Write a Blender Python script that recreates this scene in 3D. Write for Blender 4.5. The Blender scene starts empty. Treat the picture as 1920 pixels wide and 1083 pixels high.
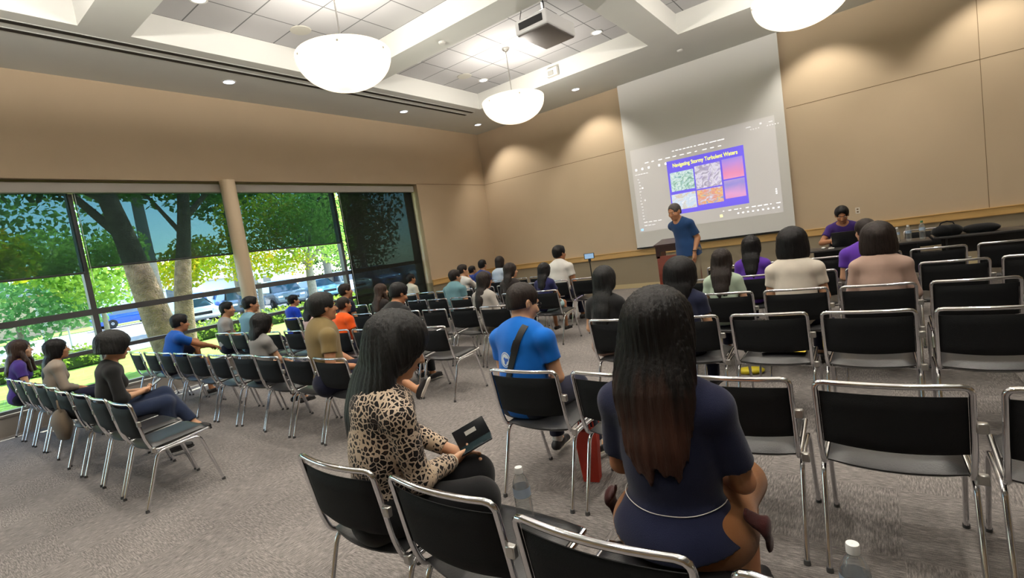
import bpy, bmesh, math, random
import numpy as np
from mathutils import Vector, Matrix
PI = math.pi
random.seed(7)
COL = bpy.context.scene.collection
SC = bpy.context.scene

# ------------------------------------------------------------------ scene / camera
SC.view_settings.view_transform = 'Standard'
SC.view_settings.look = 'None'
SC.view_settings.gamma = 1.0
SC.view_settings.exposure = 0.45
SC.view_settings.use_curve_mapping = False
SC.cycles.max_bounces = 8
SC.cycles.diffuse_bounces = 4
SC.cycles.transparent_max_bounces = 24
SC.cycles.caustics_reflective = False
SC.cycles.caustics_refractive = False
SC.cycles.sample_clamp_indirect = 6.0

CAM_YAW, CAM_PITCH, CAM_ROLL = -0.64629299, -0.0869237, -0.1492929
def cam_axes():
    sy, cy, sp, cp = math.sin(CAM_YAW), math.cos(CAM_YAW), math.sin(CAM_PITCH), math.cos(CAM_PITCH)
    f = Vector((sy*cp, cy*cp, sp)); r = Vector((cy, -sy, 0)); u = r.cross(f)
    c, s = math.cos(CAM_ROLL), math.sin(CAM_ROLL)
    return c*r + s*u, -s*r + c*u, f
_r, _u, _f = cam_axes()
camd = bpy.data.cameras.new('camera'); cam = bpy.data.objects.new('camera', camd); COL.objects.link(cam)
camd.sensor_width = 36.0; camd.lens = 921.81/1920*36; camd.clip_start = 0.05; camd.clip_end = 400
m = Matrix((( _r.x, _u.x, -_f.x, 0.0), (_r.y, _u.y, -_f.y, 0.0), (_r.z, _u.z, -_f.z, 1.55), (0, 0, 0, 1)))
cam.matrix_world = m
SC.camera = cam

# ------------------------------------------------------------------ materials
MATS = {}
def lin(c):
    return tuple(((x/255)/12.92 if x/255 <= 0.04045 else ((x/255+0.055)/1.055)**2.4) for x in c)
def mat(name, rgb=(128,128,128), rough=0.6, metal=0.0, spec=0.5, var=0.0, vscale=8.0, bump=0.0, bscale=60.0,
        stretch=(1,1,1), emit=None, estr=0.0, sheen=0.0, coat=0.0, sub=0.0, alpha=1.0):
    if name in MATS: return MATS[name]
    M = bpy.data.materials.new(name); M.use_nodes = True
    nt = M.node_tree; b = nt.nodes['Principled BSDF']
    c = (*lin(rgb), 1)
    b.inputs['Base Color'].default_value = c
    b.inputs['Roughness'].default_value = rough; b.inputs['Metallic'].default_value = metal
    b.inputs['Specular IOR Level'].default_value = spec
    if sheen: b.inputs['Sheen Weight'].default_value = sheen
    if coat: b.inputs['Coat Weight'].default_value = coat
    if sub:
        b.inputs['Subsurface Weight'].default_value = sub
        b.inputs['Subsurface Radius'].default_value = (0.012, 0.005, 0.003)
    if emit: 
        b.inputs['Emission Color'].default_value = (*lin(emit), 1); b.inputs['Emission Strength'].default_value = estr
    if alpha < 1: b.inputs['Alpha'].default_value = alpha
    if var or bump:
        tc = nt.nodes.new('ShaderNodeTexCoord'); mp = nt.nodes.new('ShaderNodeMapping')
        mp.inputs['Scale'].default_value = stretch
        nt.links.new(tc.outputs['Object'], mp.inputs['Vector'])
    if var:
        n = nt.nodes.new('ShaderNodeTexNoise'); n.inputs['Scale'].default_value = vscale; n.inputs['Detail'].default_value = 4
        nt.links.new(mp.outputs[0], n.inputs['Vector'])
        hs = nt.nodes.new('ShaderNodeHueSaturation'); hs.inputs['Color'].default_value = c
        mr = nt.nodes.new('ShaderNodeMapRange'); mr.inputs['From Min'].default_value = 0.25; mr.inputs['From Max'].default_value = 0.75
        mr.inputs['To Min'].default_value = 1-var; mr.inputs['To Max'].default_value = 1+var
        nt.links.new(n.outputs['Fac'], mr.inputs['Value']); nt.links.new(mr.outputs[0], hs.inputs['Value'])
        nt.links.new(hs.outputs[0], b.inputs['Base Color'])
    if bump:
        n2 = nt.nodes.new('ShaderNodeTexNoise'); n2.inputs['Scale'].default_value = bscale; n2.inputs['Detail'].default_value = 3
        nt.links.new(mp.outputs[0], n2.inputs['Vector'])
        bp = nt.nodes.new('ShaderNodeBump'); bp.inputs['Strength'].default_value = bump; bp.inputs['Distance'].default_value = 0.01
        nt.links.new(n2.outputs['Fac'], bp.inputs['Height']); nt.links.new(bp.outputs[0], b.inputs['Normal'])
    MATS[name] = M
    return M
def nodes_of(M): return M.node_tree, M.node_tree.nodes['Principled BSDF']

# ------------------------------------------------------------------ mesh builder
class MB:
    def __init__(s): s.v = []; s.f = []; s.m = []
    def add(s, vs, fs, mi=0):
        o = len(s.v); s.v += [tuple(v) for v in vs]
        for f in fs: s.f.append([i+o for i in f]); s.m.append(mi)
        return s
    def box(s, a, b, mi=0, M=None):
        x0,y0,z0 = a; x1,y1,z1 = b
        vs = [Vector(p) for p in ((x0,y0,z0),(x1,y0,z0),(x1,y1,z0),(x0,y1,z0),(x0,y0,z1),(x1,y0,z1),(x1,y1,z1),(x0,y1,z1))]
        if M: vs = [M @ v for v in vs]
        return s.add(vs, [(0,3,2,1),(4,5,6,7),(0,1,5,4),(1,2,6,5),(2,3,7,6),(3,0,4,7)], mi)
    def rbox(s, a, b, r, seg=3, mi=0, M=None):
        # rounded box: superellipse-free, via bmesh bevel
        bm = bmesh.new(); bmesh.ops.create_cube(bm, size=1)
        for v in bm.verts: v.co = Vector([(a[i]+b[i])/2 + v.co[i]*(b[i]-a[i]) for i in range(3)])
        bmesh.ops.bevel(bm, geom=list(bm.edges), offset=r, segments=seg, profile=0.5, affect='EDGES')
        bm.verts.index_update()
        vs = [(M @ v.co) if M else v.co.copy() for v in bm.verts]; fs = [[v.index for v in f.verts] for f in bm.faces]
        bm.free(); return s.add(vs, fs, mi)
    def tube(s, pts, r, n=8, mi=0, caps=True, closed=False, flat=1.0):
        P = [Vector(p) for p in pts]; N = len(P)
        rr = r if isinstance(r, (list, tuple)) else [r]*N
        T = []
        for i in range(N):
            if closed: t = P[(i+1) % N]-P[i-1]
            else: t = (P[min(i+1, N-1)]-P[max(i-1, 0)])
            T.append(t.normalized() if t.length > 1e-9 else Vector((0,0,1)))
        u = T[0].orthogonal().normalized(); vs = []
        for i in range(N):
            u = (u - T[i]*u.dot(T[i]))
            u = u.normalized() if u.length > 1e-6 else T[i].orthogonal().normalized()
            w = T[i].cross(u)
            for k in range(n):
                a = 2*PI*k/n; vs.append(P[i] + (u*math.cos(a)*flat + w*math.sin(a))*rr[i])
        fs = []
        for i in range(N if closed else N-1):
            j = (i+1) % N
            for k in range(n):
                l = (k+1) % n; fs.append((i*n+k, i*n+l, j*n+l, j*n+k))
        if caps and not closed:
            fs.append(tuple(range(n-1, -1, -1))); fs.append(tuple((N-1)*n+k for k in range(n)))
        return s.add(vs, fs, mi)
    def lathe(s, prof, n=24, c=(0,0,0), mi=0, caps=True, M=None):
        vs = []; c = Vector(c)
        for (r, z) in prof:
            for k in range(n):
                a = 2*PI*k/n; v = Vector((r*math.cos(a), r*math.sin(a), z)); v = (M @ v) if M else v; vs.append(c+v)
        fs = []; N = len(prof)
        for i in range(N-1):
            for k in range(n):
                l = (k+1) % n; fs.append((i*n+k, i*n+l, (i+1)*n+l, (i+1)*n+k))
        if caps: fs.append(tuple(range(n-1, -1, -1))); fs.append(tuple((N-1)*n+k for k in range(n)))
        return s.add(vs, fs, mi)
    def ell(s, c, r, n=16, k=10, mi=0, M=None):
        prof = [(math.sin(PI*i/k), -math.cos(PI*i/k)) for i in range(k+1)]
        S = Matrix.Diagonal((r[0], r[1], r[2])).to_4x4(); S = (M @ S) if M else S
        prof[0] = (1e-4, -1); prof[-1] = (1e-4, 1)
        return s.lathe(prof, n, c, mi, True, S)
    def prism(s, poly, axis, a, b, mi=0):
        # poly: 2-D points, extruded along axis ('x','y','z') from a to b
        def P(p, h): return (h, p[0], p[1]) if axis == 'x' else (p[0], h, p[1]) if axis == 'y' else (p[0], p[1], h)
        n = len(poly); vs = [P(p, a) for p in poly]+[P(p, b) for p in poly]
        fs = [tuple(range(n-1, -1, -1)), tuple(range(n, 2*n))]+[(i, (i+1) % n, n+(i+1) % n, n+i) for i in range(n)]
        return s.add(vs, fs, mi)
    def mesh(s, name, mats, smooth=True, ang=40):
        me = bpy.data.meshes.new(name); me.from_pydata(s.v, [], s.f)
        for M_ in (mats if isinstance(mats, (list, tuple)) else [mats]): me.materials.append(M_)
        me.polygons.foreach_set('material_index', s.m)
        me.update()
        bm = bmesh.new(); bm.from_mesh(me); bmesh.ops.recalc_face_normals(bm, faces=bm.faces); bm.to_mesh(me); bm.free()
        if smooth:
            me.polygons.foreach_set('use_smooth', [True]*len(me.polygons))
            try: me.set_sharp_from_angle(angle=math.radians(ang))
            except Exception: pass
        return me
def obj(name, mb, mats, parent=None, smooth=True, ang=40, kind=None, label=None, loc=None):
    me = mb.mesh(name, mats, smooth, ang) if isinstance(mb, MB) else mb
    o = bpy.data.objects.new(name, me); COL.objects.link(o)
    if parent: o.parent = parent
    if kind: o['kind'] = kind
    if label: o['label'] = label
    if loc: o.location = loc
    return o
def tag(o, label, cat, group=None, kind=None):
    o['label'] = label; o['category'] = cat
    if group: o['group'] = group
    if kind: o['kind'] = kind
    return o
def thing(name, label, cat, loc=(0,0,0), rz=0.0, group=None):
    o = bpy.data.objects.new(name, None); COL.objects.link(o); o.empty_display_size = 0.1
    o.location = loc; o.rotation_euler = (0, 0, rz)
    return tag(o, label, cat, group)
def struct(name, mb, mats, label=None, smooth=False, parent=None):
    o = obj(name, mb, mats, parent, smooth)
    if not parent: o['kind'] = 'structure'
    if label: o['label'] = label
    return o
def children(o): return KIDS.get(o.name, [])
def copy_tree(root, loc, rz=0.0, label=None, group=None, kids=None):
    r = root.copy(); COL.objects.link(r); r.location = loc; r.rotation_euler = (0, 0, rz)
    if label: r['label'] = label
    if group: r['group'] = group
    for ch, gr in kids:
        c = ch.copy(); COL.objects.link(c); c.parent = r
        for g in gr:
            d = g.copy(); COL.objects.link(d); d.parent = c
    return r
def kids_of(root):
    return [(c, [g for g in bpy.data.objects if g.parent == c]) for c in bpy.data.objects if c.parent == root]
def fillet(pts, r, seg=5):
    P = [Vector(p) for p in pts]; out = [P[0]]
    for i in range(1, len(P)-1):
        a, b, c = P[i-1], P[i], P[i+1]
        d1 = (a-b); d2 = (c-b); l = min(r, d1.length*0.49, d2.length*0.49)
        p0 = b+d1.normalized()*l; p2 = b+d2.normalized()*l
        for k in range(seg+1):
            t = k/seg; out.append(p0*(1-t)**2 + b*2*t*(1-t) + p2*t*t)
    out.append(P[-1]); return out
# ------------------------------------------------------------------ the room
XW, YF, ZC, XR, YB = -9.5, 12.0, 5.02, 6.5, -5.0     # window wall, front wall, soffit height, right wall, back wall
XG = -9.8                                           # glass plane (recessed)
HEAD = 3.5; RAIL = 0.89; YJ = 9.17

def wall_mat(name, rgb):
    M = mat(name, rgb, rough=0.85, spec=0.2, var=0.03, vscale=1.2, bump=0.15, bscale=220)
    return M
m_wall = wall_mat('tan_wallcovering', (194,174,147))
m_wain = wall_mat('taupe_wainscot', (150,138,116))
m_seam = mat('panel_seam', (112,92,66), 0.9)
m_rail = mat('maple_rail', (204,166,104), 0.45, var=0.08, vscale=3, stretch=(1,1,12))
m_base = mat('pale_baseboard', (196,180,140), 0.6)
m_soffit = mat('soffit_paint', (214,216,210), 0.9, spec=0.1, var=0.02, vscale=2)
m_white = mat('tray_white_paint', (222,222,216), 0.9, spec=0.1)
m_black = mat('matte_black', (18,18,20), 0.5)
m_frame = mat('bronze_grey_aluminium', (92,92,94), 0.4, metal=0.5)
m_chrome = mat('chrome', (226,226,230), 0.10, metal=1.0)
m_brushed = mat('brushed_nickel', (190,188,184), 0.3, metal=1.0)

# carpet
def carpet_mat():
    M = mat('carpet_grey', (112,104,98), 0.95, spec=0.1)
    nt, b = nodes_of(M); N = nt.nodes.new; L = nt.links.new
    tc = N('ShaderNodeTexCoord')
    # tile field: alternate streak direction per carpet tile
    chk = N('ShaderNodeTexChecker'); chk.inputs['Scale'].default_value = 1/0.61
    mpc = N('ShaderNodeMapping'); mpc.inputs['Scale'].default_value = (1,1,0); mpc.inputs['Location'].default_value = (0,0,0.3)
    L(tc.outputs['Object'], mpc.inputs['Vector']); L(mpc.outputs[0], chk.inputs['Vector'])
    outs = []
    for sc in ((12, 90, 1), (90, 12, 1)):
        mp = N('ShaderNodeMapping'); mp.inputs['Scale'].default_value = sc
        L(tc.outputs['Object'], mp.inputs['Vector'])
        n = N('ShaderNodeTexNoise'); n.inputs['Scale'].default_value = 1.6; n.inputs['Detail'].default_value = 3; n.inputs['Roughness'].default_value = 0.7
        L(mp.outputs[0], n.inputs['Vector']); outs.append(n)
    mx = N('ShaderNodeMix'); mx.data_type = 'FLOAT'
    L(chk.outputs['Fac'], mx.inputs[0]); L(outs[0].outputs['Fac'], mx.inputs[2]); L(outs[1].outputs['Fac'], mx.inputs[3])
    fine = N('ShaderNodeTexNoise'); fine.inputs['Scale'].default_value = 260; L(tc.outputs['Object'], fine.inputs['Vector'])
    big = N('ShaderNodeTexNoise'); big.inputs['Scale'].default_value = 1.1; big.inputs['Detail'].default_value = 2; L(tc.outputs['Object'], big.inputs['Vector'])
    m1 = N('ShaderNodeMath'); m1.operation = 'MULTIPLY_ADD'; m1.inputs[1].default_value = 0.35; L(fine.outputs['Fac'], m1.inputs[0]); L(mx.outputs[0], m1.inputs[2])
    m2 = N('ShaderNodeMath'); m2.operation = 'MULTIPLY_ADD'; m2.inputs[1].default_value = 0.25; L(big.outputs['Fac'], m2.inputs[0]); L(m1.outputs[0], m2.inputs[2])
    cr = N('ShaderNodeValToRGB'); e = cr.color_ramp.elements
    e[0].position = 0.56; e[0].color = (*lin((84,80,79)), 1); e[1].position = 1.0; e[1].color = (*lin((160,153,148)), 1)
    k = e.new(0.78); k.color = (*lin((118,113,110)), 1)
    L(m2.outputs[0], cr.inputs[0]); L(cr.outputs[0], b.inputs['Base Color'])
    bp = N('ShaderNodeBump'); bp.inputs['Strength'].default_value = 0.5; bp.inputs['Distance'].default_value = 0.006
    L(m1.outputs[0], bp.inputs['Height']); L(bp.outputs[0], b.inputs['Normal'])
    return M
struct('floor', MB().box((XG-0.25, YB-0.2, -0.12), (XR+0.2, YF+0.2, 0)), carpet_mat(), 'grey streaked carpet tile floor')

# window wall: above head, right of the opening; recess soffit; jamb
wl = MB().box((XW-0.55, YB-0.2, HEAD), (XW, YF+0.2, 5.9)).box((XW-0.55, YJ, RAIL), (XW, YF+0.2, HEAD))
wl.box((XW-0.55, YB-0.2, -0.1), (XW, -4.6, HEAD))
struct('wall_left', wl, m_wall, 'tan panelled wall above and beside the windows')
struct('wall_left_wainscot', MB().box((XW-0.55, YJ, -0.1), (XW+0.004, YF+0.2, RAIL)), m_wain, 'taupe lower wall beside the windows').name = 'wall_left_lower'
struct('wall_front', MB().box((XW-0.5, YF, RAIL), (XR+0.2, YF+0.2, 5.9)), m_wall, 'tan panelled front wall')
struct('wall_front_lower', MB().box((XW-0.5, YF-0.004, -0.1), (XR+0.2, YF+0.2, RAIL)), m_wain, 'taupe lower part of front wall')
struct('wall_right', MB().box((XR, YB-0.2, -0.1), (XR+0.2, YF+0.2, 5.9)), m_wall, 'tan right wall')
struct('wall_back', MB().box((XW-0.5, YB-0.2, -0.1), (XR+0.2, YB, 5.9)), m_wall, 'tan back wall')
# seams
sm = MB()
sm.box((XW-0.001, YJ, 3.497), (XW+0.002, YF, 3.507))
sm.box((XW, YF-0.002, 3.497), (-4.85, YF+0.001, 3.507)).box((-1.33, YF-0.002, 3.497), (XR, YF+0.001, 3.507))
for x in (1.6, 4.8, -8.0): 
    if x != -8.0: sm.box((x-0.004, YF-0.002, RAIL+0.05), (x+0.004, YF+0.001, ZC))
struct('trim_1', sm, m_seam, 'dark seams between wall panels')
# chair rail
def rail_prof(): return [(0,-0.075),(-0.03,-0.075),(-0.034,-0.06),(-0.034,0.05),(-0.045,0.06),(-0.045,0.075),(0,0.075)]
struct('trim_2', MB().prism([(YF+p[0], RAIL+p[1]) for p in rail_prof()], 'x', XW, XR), m_rail, 'light wood chair rail on the front wall')
struct('trim_3', MB().prism([(XW-p[0], RAIL+p[1]) for p in rail_prof()], 'y', YJ+0.002, YF), m_rail, 'light wood chair rail on the window wall')
struct('baseboard_front', MB().box((XW, YF-0.018, 0), (XR, YF-0.003, 0.11)), m_base)
struct('baseboard_left', MB().box((XW+0.003, YJ+0.002, 0), (XW+0.02, YF, 0.11)), m_base)

# ceiling: soffit plate with square coffers
TX = [(-12.64,-8.3), (-7.7,-3.34), (-2.76,1.6), (2.18, 6.3)]
TY = [(-4.5,-1.7),(-1.15,2.2), (2.75,6.1), (6.65,10.0)]
XS = sorted({XW-0.5, XR+0.2} | {v for t in TX[1:] for v in t}); YS = sorted({YB-0.2, YF+0.2} | {v for t in TY for v in t})
cb = MB(); ZT = 5.40
tl = MB()
def is_tray(x, y): return any(a < x < b for a, b in TX[1:]) and any(a < y < b for a, b in TY)
for i in range(len(XS)-1):
    for j in range(len(YS)-1):
        a, b, c, d = XS[i], XS[i+1], YS[j], YS[j+1]
        if is_tray((a+b)/2, (c+d)/2):
            tl.add([(a,c,ZT),(b,c,ZT),(b,d,ZT),(a,d,ZT)], [(3,2,1,0)])
            cb.add([(a,c,ZC),(b,c,ZC),(b,c,ZT),(a,c,ZT)], [(0,1,2,3)], 1).add([(a,d,ZC),(b,d,ZC),(b,d,ZT),(a,d,ZT)], [(3,2,1,0)], 1)
            cb.add([(a,c,ZC),(a,d,ZC),(a,d,ZT),(a,c,ZT)], [(3,2,1,0)], 1).add([(b,c,ZC),(b,d,ZC),(b,d,ZT),(b,c,ZT)], [(0,1,2,3)], 1)
        else:
            cb.add([(a,c,ZC),(b,c,ZC),(b,d,ZC),(a,d,ZC)], [(3,2,1,0)], 0)
o = struct('ceiling', cb, [m_soffit, m_white], 'painted ceiling soffit and beams around square coffers')
def tile_mat():
    M = mat('acoustic_tile', (190,190,190), 0.95, spec=0.1)
    nt, b = nodes_of(M); N = nt.nodes.new; L = nt.links.new
    tc = N('ShaderNodeTexCoord'); mp = N('ShaderNodeMapping'); mp.inputs['Location'].default_value = (7.7, -2.75, 0)
    L(tc.outputs['Object'], mp.inputs['Vector'])
    br = N('ShaderNodeTexBrick'); br.offset = 0; br.squash = 1
    br.inputs['Scale'].default_value = 1; br.inputs['Mortar Size'].default_value = 0.011; br.inputs['Brick Width'].default_value = 4.36/6; br.inputs['Row Height'].default_value = 0.67
    br.inputs['Color1'].default_value = (*lin((184,184,184)),1); br.inputs['Color2'].default_value = (*lin((189,189,189)),1); br.inputs['Mortar'].default_value = (*lin((112,112,112)),1)
    br.inputs['Mortar Smooth'].default_value = 0.3
    L(mp.outputs[0], br.inputs['Vector']); L(br.outputs['Color'], b.inputs['Base Color'])
    return M
tl.box((XW-0.5, YB-0.2, 5.75), (XR+0.2, YF+0.2, 5.9))
o = struct('ceiling_tiles', tl, tile_mat(), 'white lay-in acoustic tiles inside the coffers'); o.name = 'ceiling_1'

# linear slot diffusers in the window-side soffit
for k, (x, lab) in enumerate(((-7.97, 'long black linear air slot in the ceiling, the one nearer the coffers'), (-8.2, 'long black linear air slot in the ceiling, the one nearer the windows'))):
    t = thing('slot_diffuser', lab, 'air vent', (x, 0, ZC), 0, 'linear air slots in the ceiling')
    obj('slot', MB().box((-0.04, -4.9, -0.009), (0.04, 10.03, -0.001)), m_black, t)
    fb = MB()
    for sx in (-1, 1): fb.box((sx*0.048-0.008, -4.9, -0.006), (sx*0.048+0.008, 10.04, -0.001))
    obj('frame', fb, m_soffit, t)

# ------------------------------------------------------------------ downlights
m_lens = mat('downlight_lens', (250,252,255), 0.4, emit=(225,235,255), estr=2.2)
def downlight(x, y, z, lab, watt, group='recessed downlights', energy=None, tilt=None, angle=100):
    t = thing('downlight', lab, 'downlight', (x, y, z), 0, group)
    obj('trim_ring', MB().lathe([(0.115,-0.001),(0.115,-0.008),(0.09,-0.008),(0.088,-0.001)], 28, caps=False), m_white, t)
    obj('lens', MB().lathe([(0.088,-0.002),(0.06,-0.004),(0.001,-0.005)], 24, caps=False), m_lens, t)
    if watt:
        ld = bpy.data.lights.new('downlight_lamp', 'SPOT'); ld.energy = watt; ld.color = (1.0, 0.93, 0.82)
        ld.spot_size = math.radians(angle); ld.spot_blend = 0.6; ld.shadow_soft_size = 0.06
        lo = bpy.data.objects.new('lamp', ld); COL.objects.link(lo); lo.parent = t; lo.location = (0, 0, -0.03)
        if tilt: lo.rotation_euler = tilt
DLW = 130
for i, y in enumerate((0.5, 4.41, 8.34)):
    downlight(-8.66, y, ZC, ['white recessed downlight in the soffit nearest the left edge of the photo', 'white recessed downlight in the window-side soffit near the column', 'white recessed downlight in the window-side soffit below the slot ends'][i], DLW, angle=95, tilt=(0, math.radians(-18), 0))
downlight(-8.7, 11.1, ZC, 'white recessed downlight in the soffit corner above both walls', DLW, angle=95, tilt=(math.radians(12), math.radians(-12), 0))
for i, x in enumerate((-5.55, -0.65, 1.8, 4.3)):
    downlight(x, 11.05, ZC, ['white recessed downlight just left of the projection screen', 'recessed downlight right of the projection screen', 'recessed downlight above the bottles on the table', 'recessed downlight at the far right of the front soffit'][i], DLW, angle=95, tilt=(math.radians(18), 0, 0))
for ti, (xc, yc, nm) in enumerate(((-5.55, 4.42, 'middle coffer'), (-5.55, 8.33, 'front coffer with the projector'), (-0.6, 8.33, 'front coffer right of the projector'))):
    for sx in (-1, 1):
        for sy in (-1, 1):
            lab = 'glowing recessed downlight in the %s, %s %s corner' % (nm, 'window-side' if sx < 0 else 'door-side', 'near' if sy < 0 else 'far')
            downlight(xc+sx*1.45, yc+sy*1.05, ZT, lab, 60, 'recessed downlights', angle=120)
for ti, (xc, yc, nm) in enumerate(((-5.55, 0.53, 'rear left coffer'), (-0.6, 0.53, 'coffer above the camera'), (-0.6, 4.42, 'middle coffer right of the centre beam'))):  # out-of-view lamps added to brighten the backs of the audience and chairs
    for sx in (-1, 1):
        for sy in (-1, 1):
            downlight(xc+sx*1.45, yc+sy*1.05, ZT, 'unseen added downlight in the %s, %s %s corner' % (nm, 'window-side' if sx < 0 else 'door-side', 'near' if sy < 0 else 'far'), 100, 'recessed downlights', angle=120)
for ti, (xc, yc) in enumerate(((-5.55, 4.42), (-5.55, 8.33))):
    t = thing('ceiling_speaker', 'round pale speaker grille in the tiles of the %s coffer' % ('middle' if ti == 0 else 'front'), 'ceiling speaker', (xc-1.5, yc+0.45, ZT))
    obj('grille', MB().lathe([(0.16,-0.001),(0.155,-0.012),(0.08,-0.016),(0.001,-0.017)], 28, caps=False), mat('speaker_grille', (190,188,176), 0.8, bump=0.4, bscale=400), t)
for (x, y, lab) in ((-5.5, 6.40, 'small white smoke detector under the beam between coffers'), (-3.0, 10.9, 'small white smoke detector on the soffit above the screen')):
    tag(obj('smoke_detector', MB().lathe([(0.06,0),(0.06,-0.02),(0.045,-0.035),(0.001,-0.038)], 20, (x, y, ZC), caps=False), m_white), lab, 'smoke detector')

# ------------------------------------------------------------------ pendants
def bowl_mat():
    M = bpy.data.materials.new('frosted_bowl_glass'); M.use_nodes = True; nt = M.node_tree; nt.nodes.clear()
    N = nt.nodes.new; L = nt.links.new
    out = N('ShaderNodeOutputMaterial'); d = N('ShaderNodeBsdfPrincipled'); d.inputs['Base Color'].default_value = (0.85,0.82,0.76,1); d.inputs['Roughness'].default_value = 0.25
    tr = N('ShaderNodeBsdfTranslucent'); tr.inputs['Color'].default_value = (0.9,0.85,0.76,1)
    mx = N('ShaderNodeMixShader'); mx.inputs[0].default_value = 0.42; L(d.outputs[0], mx.inputs[1]); L(tr.outputs[0], mx.inputs[2])
    em = N('ShaderNodeEmission'); em.inputs['Color'].default_value = (1.0,0.9,0.77,1); em.inputs['Strength'].default_value = 0.40
    ad = N('ShaderNodeAddShader'); L(mx.outputs[0], ad.inputs[0]); L(em.outputs[0], ad.inputs[1]); L(ad.outputs[0], out.inputs['Surface'])
    return M
m_bowl = bowl_mat()
def pendant(x, y, lab, watt=125):
    t = thing('pendant_lamp', lab, 'pendant lamp', (x, y, 0), 0, 'frosted bowl pendant lamps')
    prof = [(0.001, 3.95)]
    for i in range(1, 15):
        a = i/14*PI/2; prof.append((0.62*math.sin(a), 4.40-0.45*math.cos(a)**0.92))
    prof += [(0.612, 4.41)]
    for i in range(14, 0, -1):
        a = i/14*PI/2; prof.append((0.608*math.sin(a), 4.41-0.44*math.cos(a)**0.92))
    prof += [(0.001, 3.965)]
    b = obj('glass_bowl', MB().lathe(prof, 48, caps=False), m_bowl, t)
    obj('stem', MB().tube([(0,0,4.20),(0,0,ZT)], 0.011, 8), m_brushed, t)
    obj('canopy', MB().lathe([(0.001,ZT-0.075),(0.03,ZT-0.075),(0.034,ZT-0.055),(0.055,ZT-0.05),(0.06,ZT-0.032),(0.075,ZT-0.028),(0.078,ZT-0.001)], 24, caps=False), m_brushed, t)
    cl = MB()
    obj('lamp_holder', MB().lathe([(0.001,4.14),(0.05,4.14),(0.06,4.2),(0.03,4.26),(0.012,4.28)], 16, caps=False).tube([(-0.5,0,4.345),(0.5,0,4.345)], 0.008, 6).tube([(0,-0.5,4.345),(0,0.5,4.345)], 0.008, 6), m_brushed, t)
    for k in range(6):
        a = k*PI/3+0.3; c, s = math.cos(a), math.sin(a)
        M = Matrix.Rotation(a, 4, 'Z')
        obj('clip', MB().rbox((0.585,-0.012,4.33),(0.622,0.012,4.352), 0.004, 1, M=M), m_brushed, t)
    ld = bpy.data.lights.new('pendant_bulb', 'POINT'); ld.energy = watt; ld.color = (1.0,0.94,0.87); ld.shadow_soft_size = 0.09
    lo = bpy.data.objects.new('bulb', ld); COL.objects.link(lo); lo.parent = t; lo.location = (0.02, 0.02, 4.36)
pendant(-5.55, 4.42, 'large frosted glass bowl pendant nearest the windows, biggest in the photo')
pendant(-5.6, 8.38, 'frosted glass bowl pendant hanging below the projector, smaller in the photo')
pendant(-0.62, 8.35, 'frosted glass bowl pendant cut by the top edge right of the screen')
pendant(-0.62, 4.42, 'bowl pendant above the near right chairs, outside the frame', 260)
pendant(-5.55, 0.5, 'bowl pendant above the rear left chairs, outside the frame', 260)
pendant(-0.62, 0.5, 'bowl pendant above the camera, outside the frame', 260)

# ------------------------------------------------------------------ windows
def thin_glass():
    M = bpy.data.materials.new('window_glass'); M.use_nodes = True; nt = M.node_tree; nt.nodes.clear(); N = nt.nodes.new; L = nt.links.new
    out = N('ShaderNodeOutputMaterial'); tr = N('ShaderNodeBsdfTransparent'); tr.inputs['Color'].default_value = (0.86,0.96,0.93,1)
    gl = N('ShaderNodeBsdfGlossy'); gl.inputs['Roughness'].default_value = 0.02
    mx = N('ShaderNodeMixShader'); mx.inputs[0].default_value = 0.06
    L(tr.outputs[0], mx.inputs[1]); L(gl.outputs[0], mx.inputs[2]); L(mx.outputs[0], out.inputs['Surface']); return M
m_glass = thin_glass()
def shade_mat(name, t, rgb):
    M = bpy.data.materials.new(name); M.use_nodes = True; nt = M.node_tree; nt.nodes.clear(); N = nt.nodes.new; L = nt.links.new
    out = N('ShaderNodeOutputMaterial'); tr = N('ShaderNodeBsdfTransparent'); tr.inputs['Color'].default_value = (0.74,0.98,1.0,1)
    df = N('ShaderNodeBsdfDiffuse'); df.inputs['Color'].default_value = (*lin(rgb),1)
    tc = N('ShaderNodeTexCoord'); wv = N('ShaderNodeTexNoise'); wv.inputs['Scale'].default_value = 500; L(tc.outputs['Object'], wv.inputs['Vector'])
    ma = N('ShaderNodeMapRange'); ma.inputs['To Min'].default_value = 1-t-0.03; ma.inputs['To Max'].default_value = 1-t+0.03; L(wv.outputs['Fac'], ma.inputs['Value'])
    mx = N('ShaderNodeMixShader'); L(ma.outputs[0], mx.inputs[0]); L(tr.outputs[0], mx.inputs[1]); L(df.outputs[0], mx.inputs[2]); L(mx.outputs[0], out.inputs['Surface']); return M
m_shade = shade_mat('mesh_shade_fabric', 0.30, (50,58,56)); m_shade2 = shade_mat('dense_shade_fabric', 0.11, (46,46,42))
m_val = mat('valance_grey', (176,172,164), 0.6)
YM = [-4.6, -2.35, -0.05, 2.22, 4.5, 6.8, 9.12]
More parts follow.
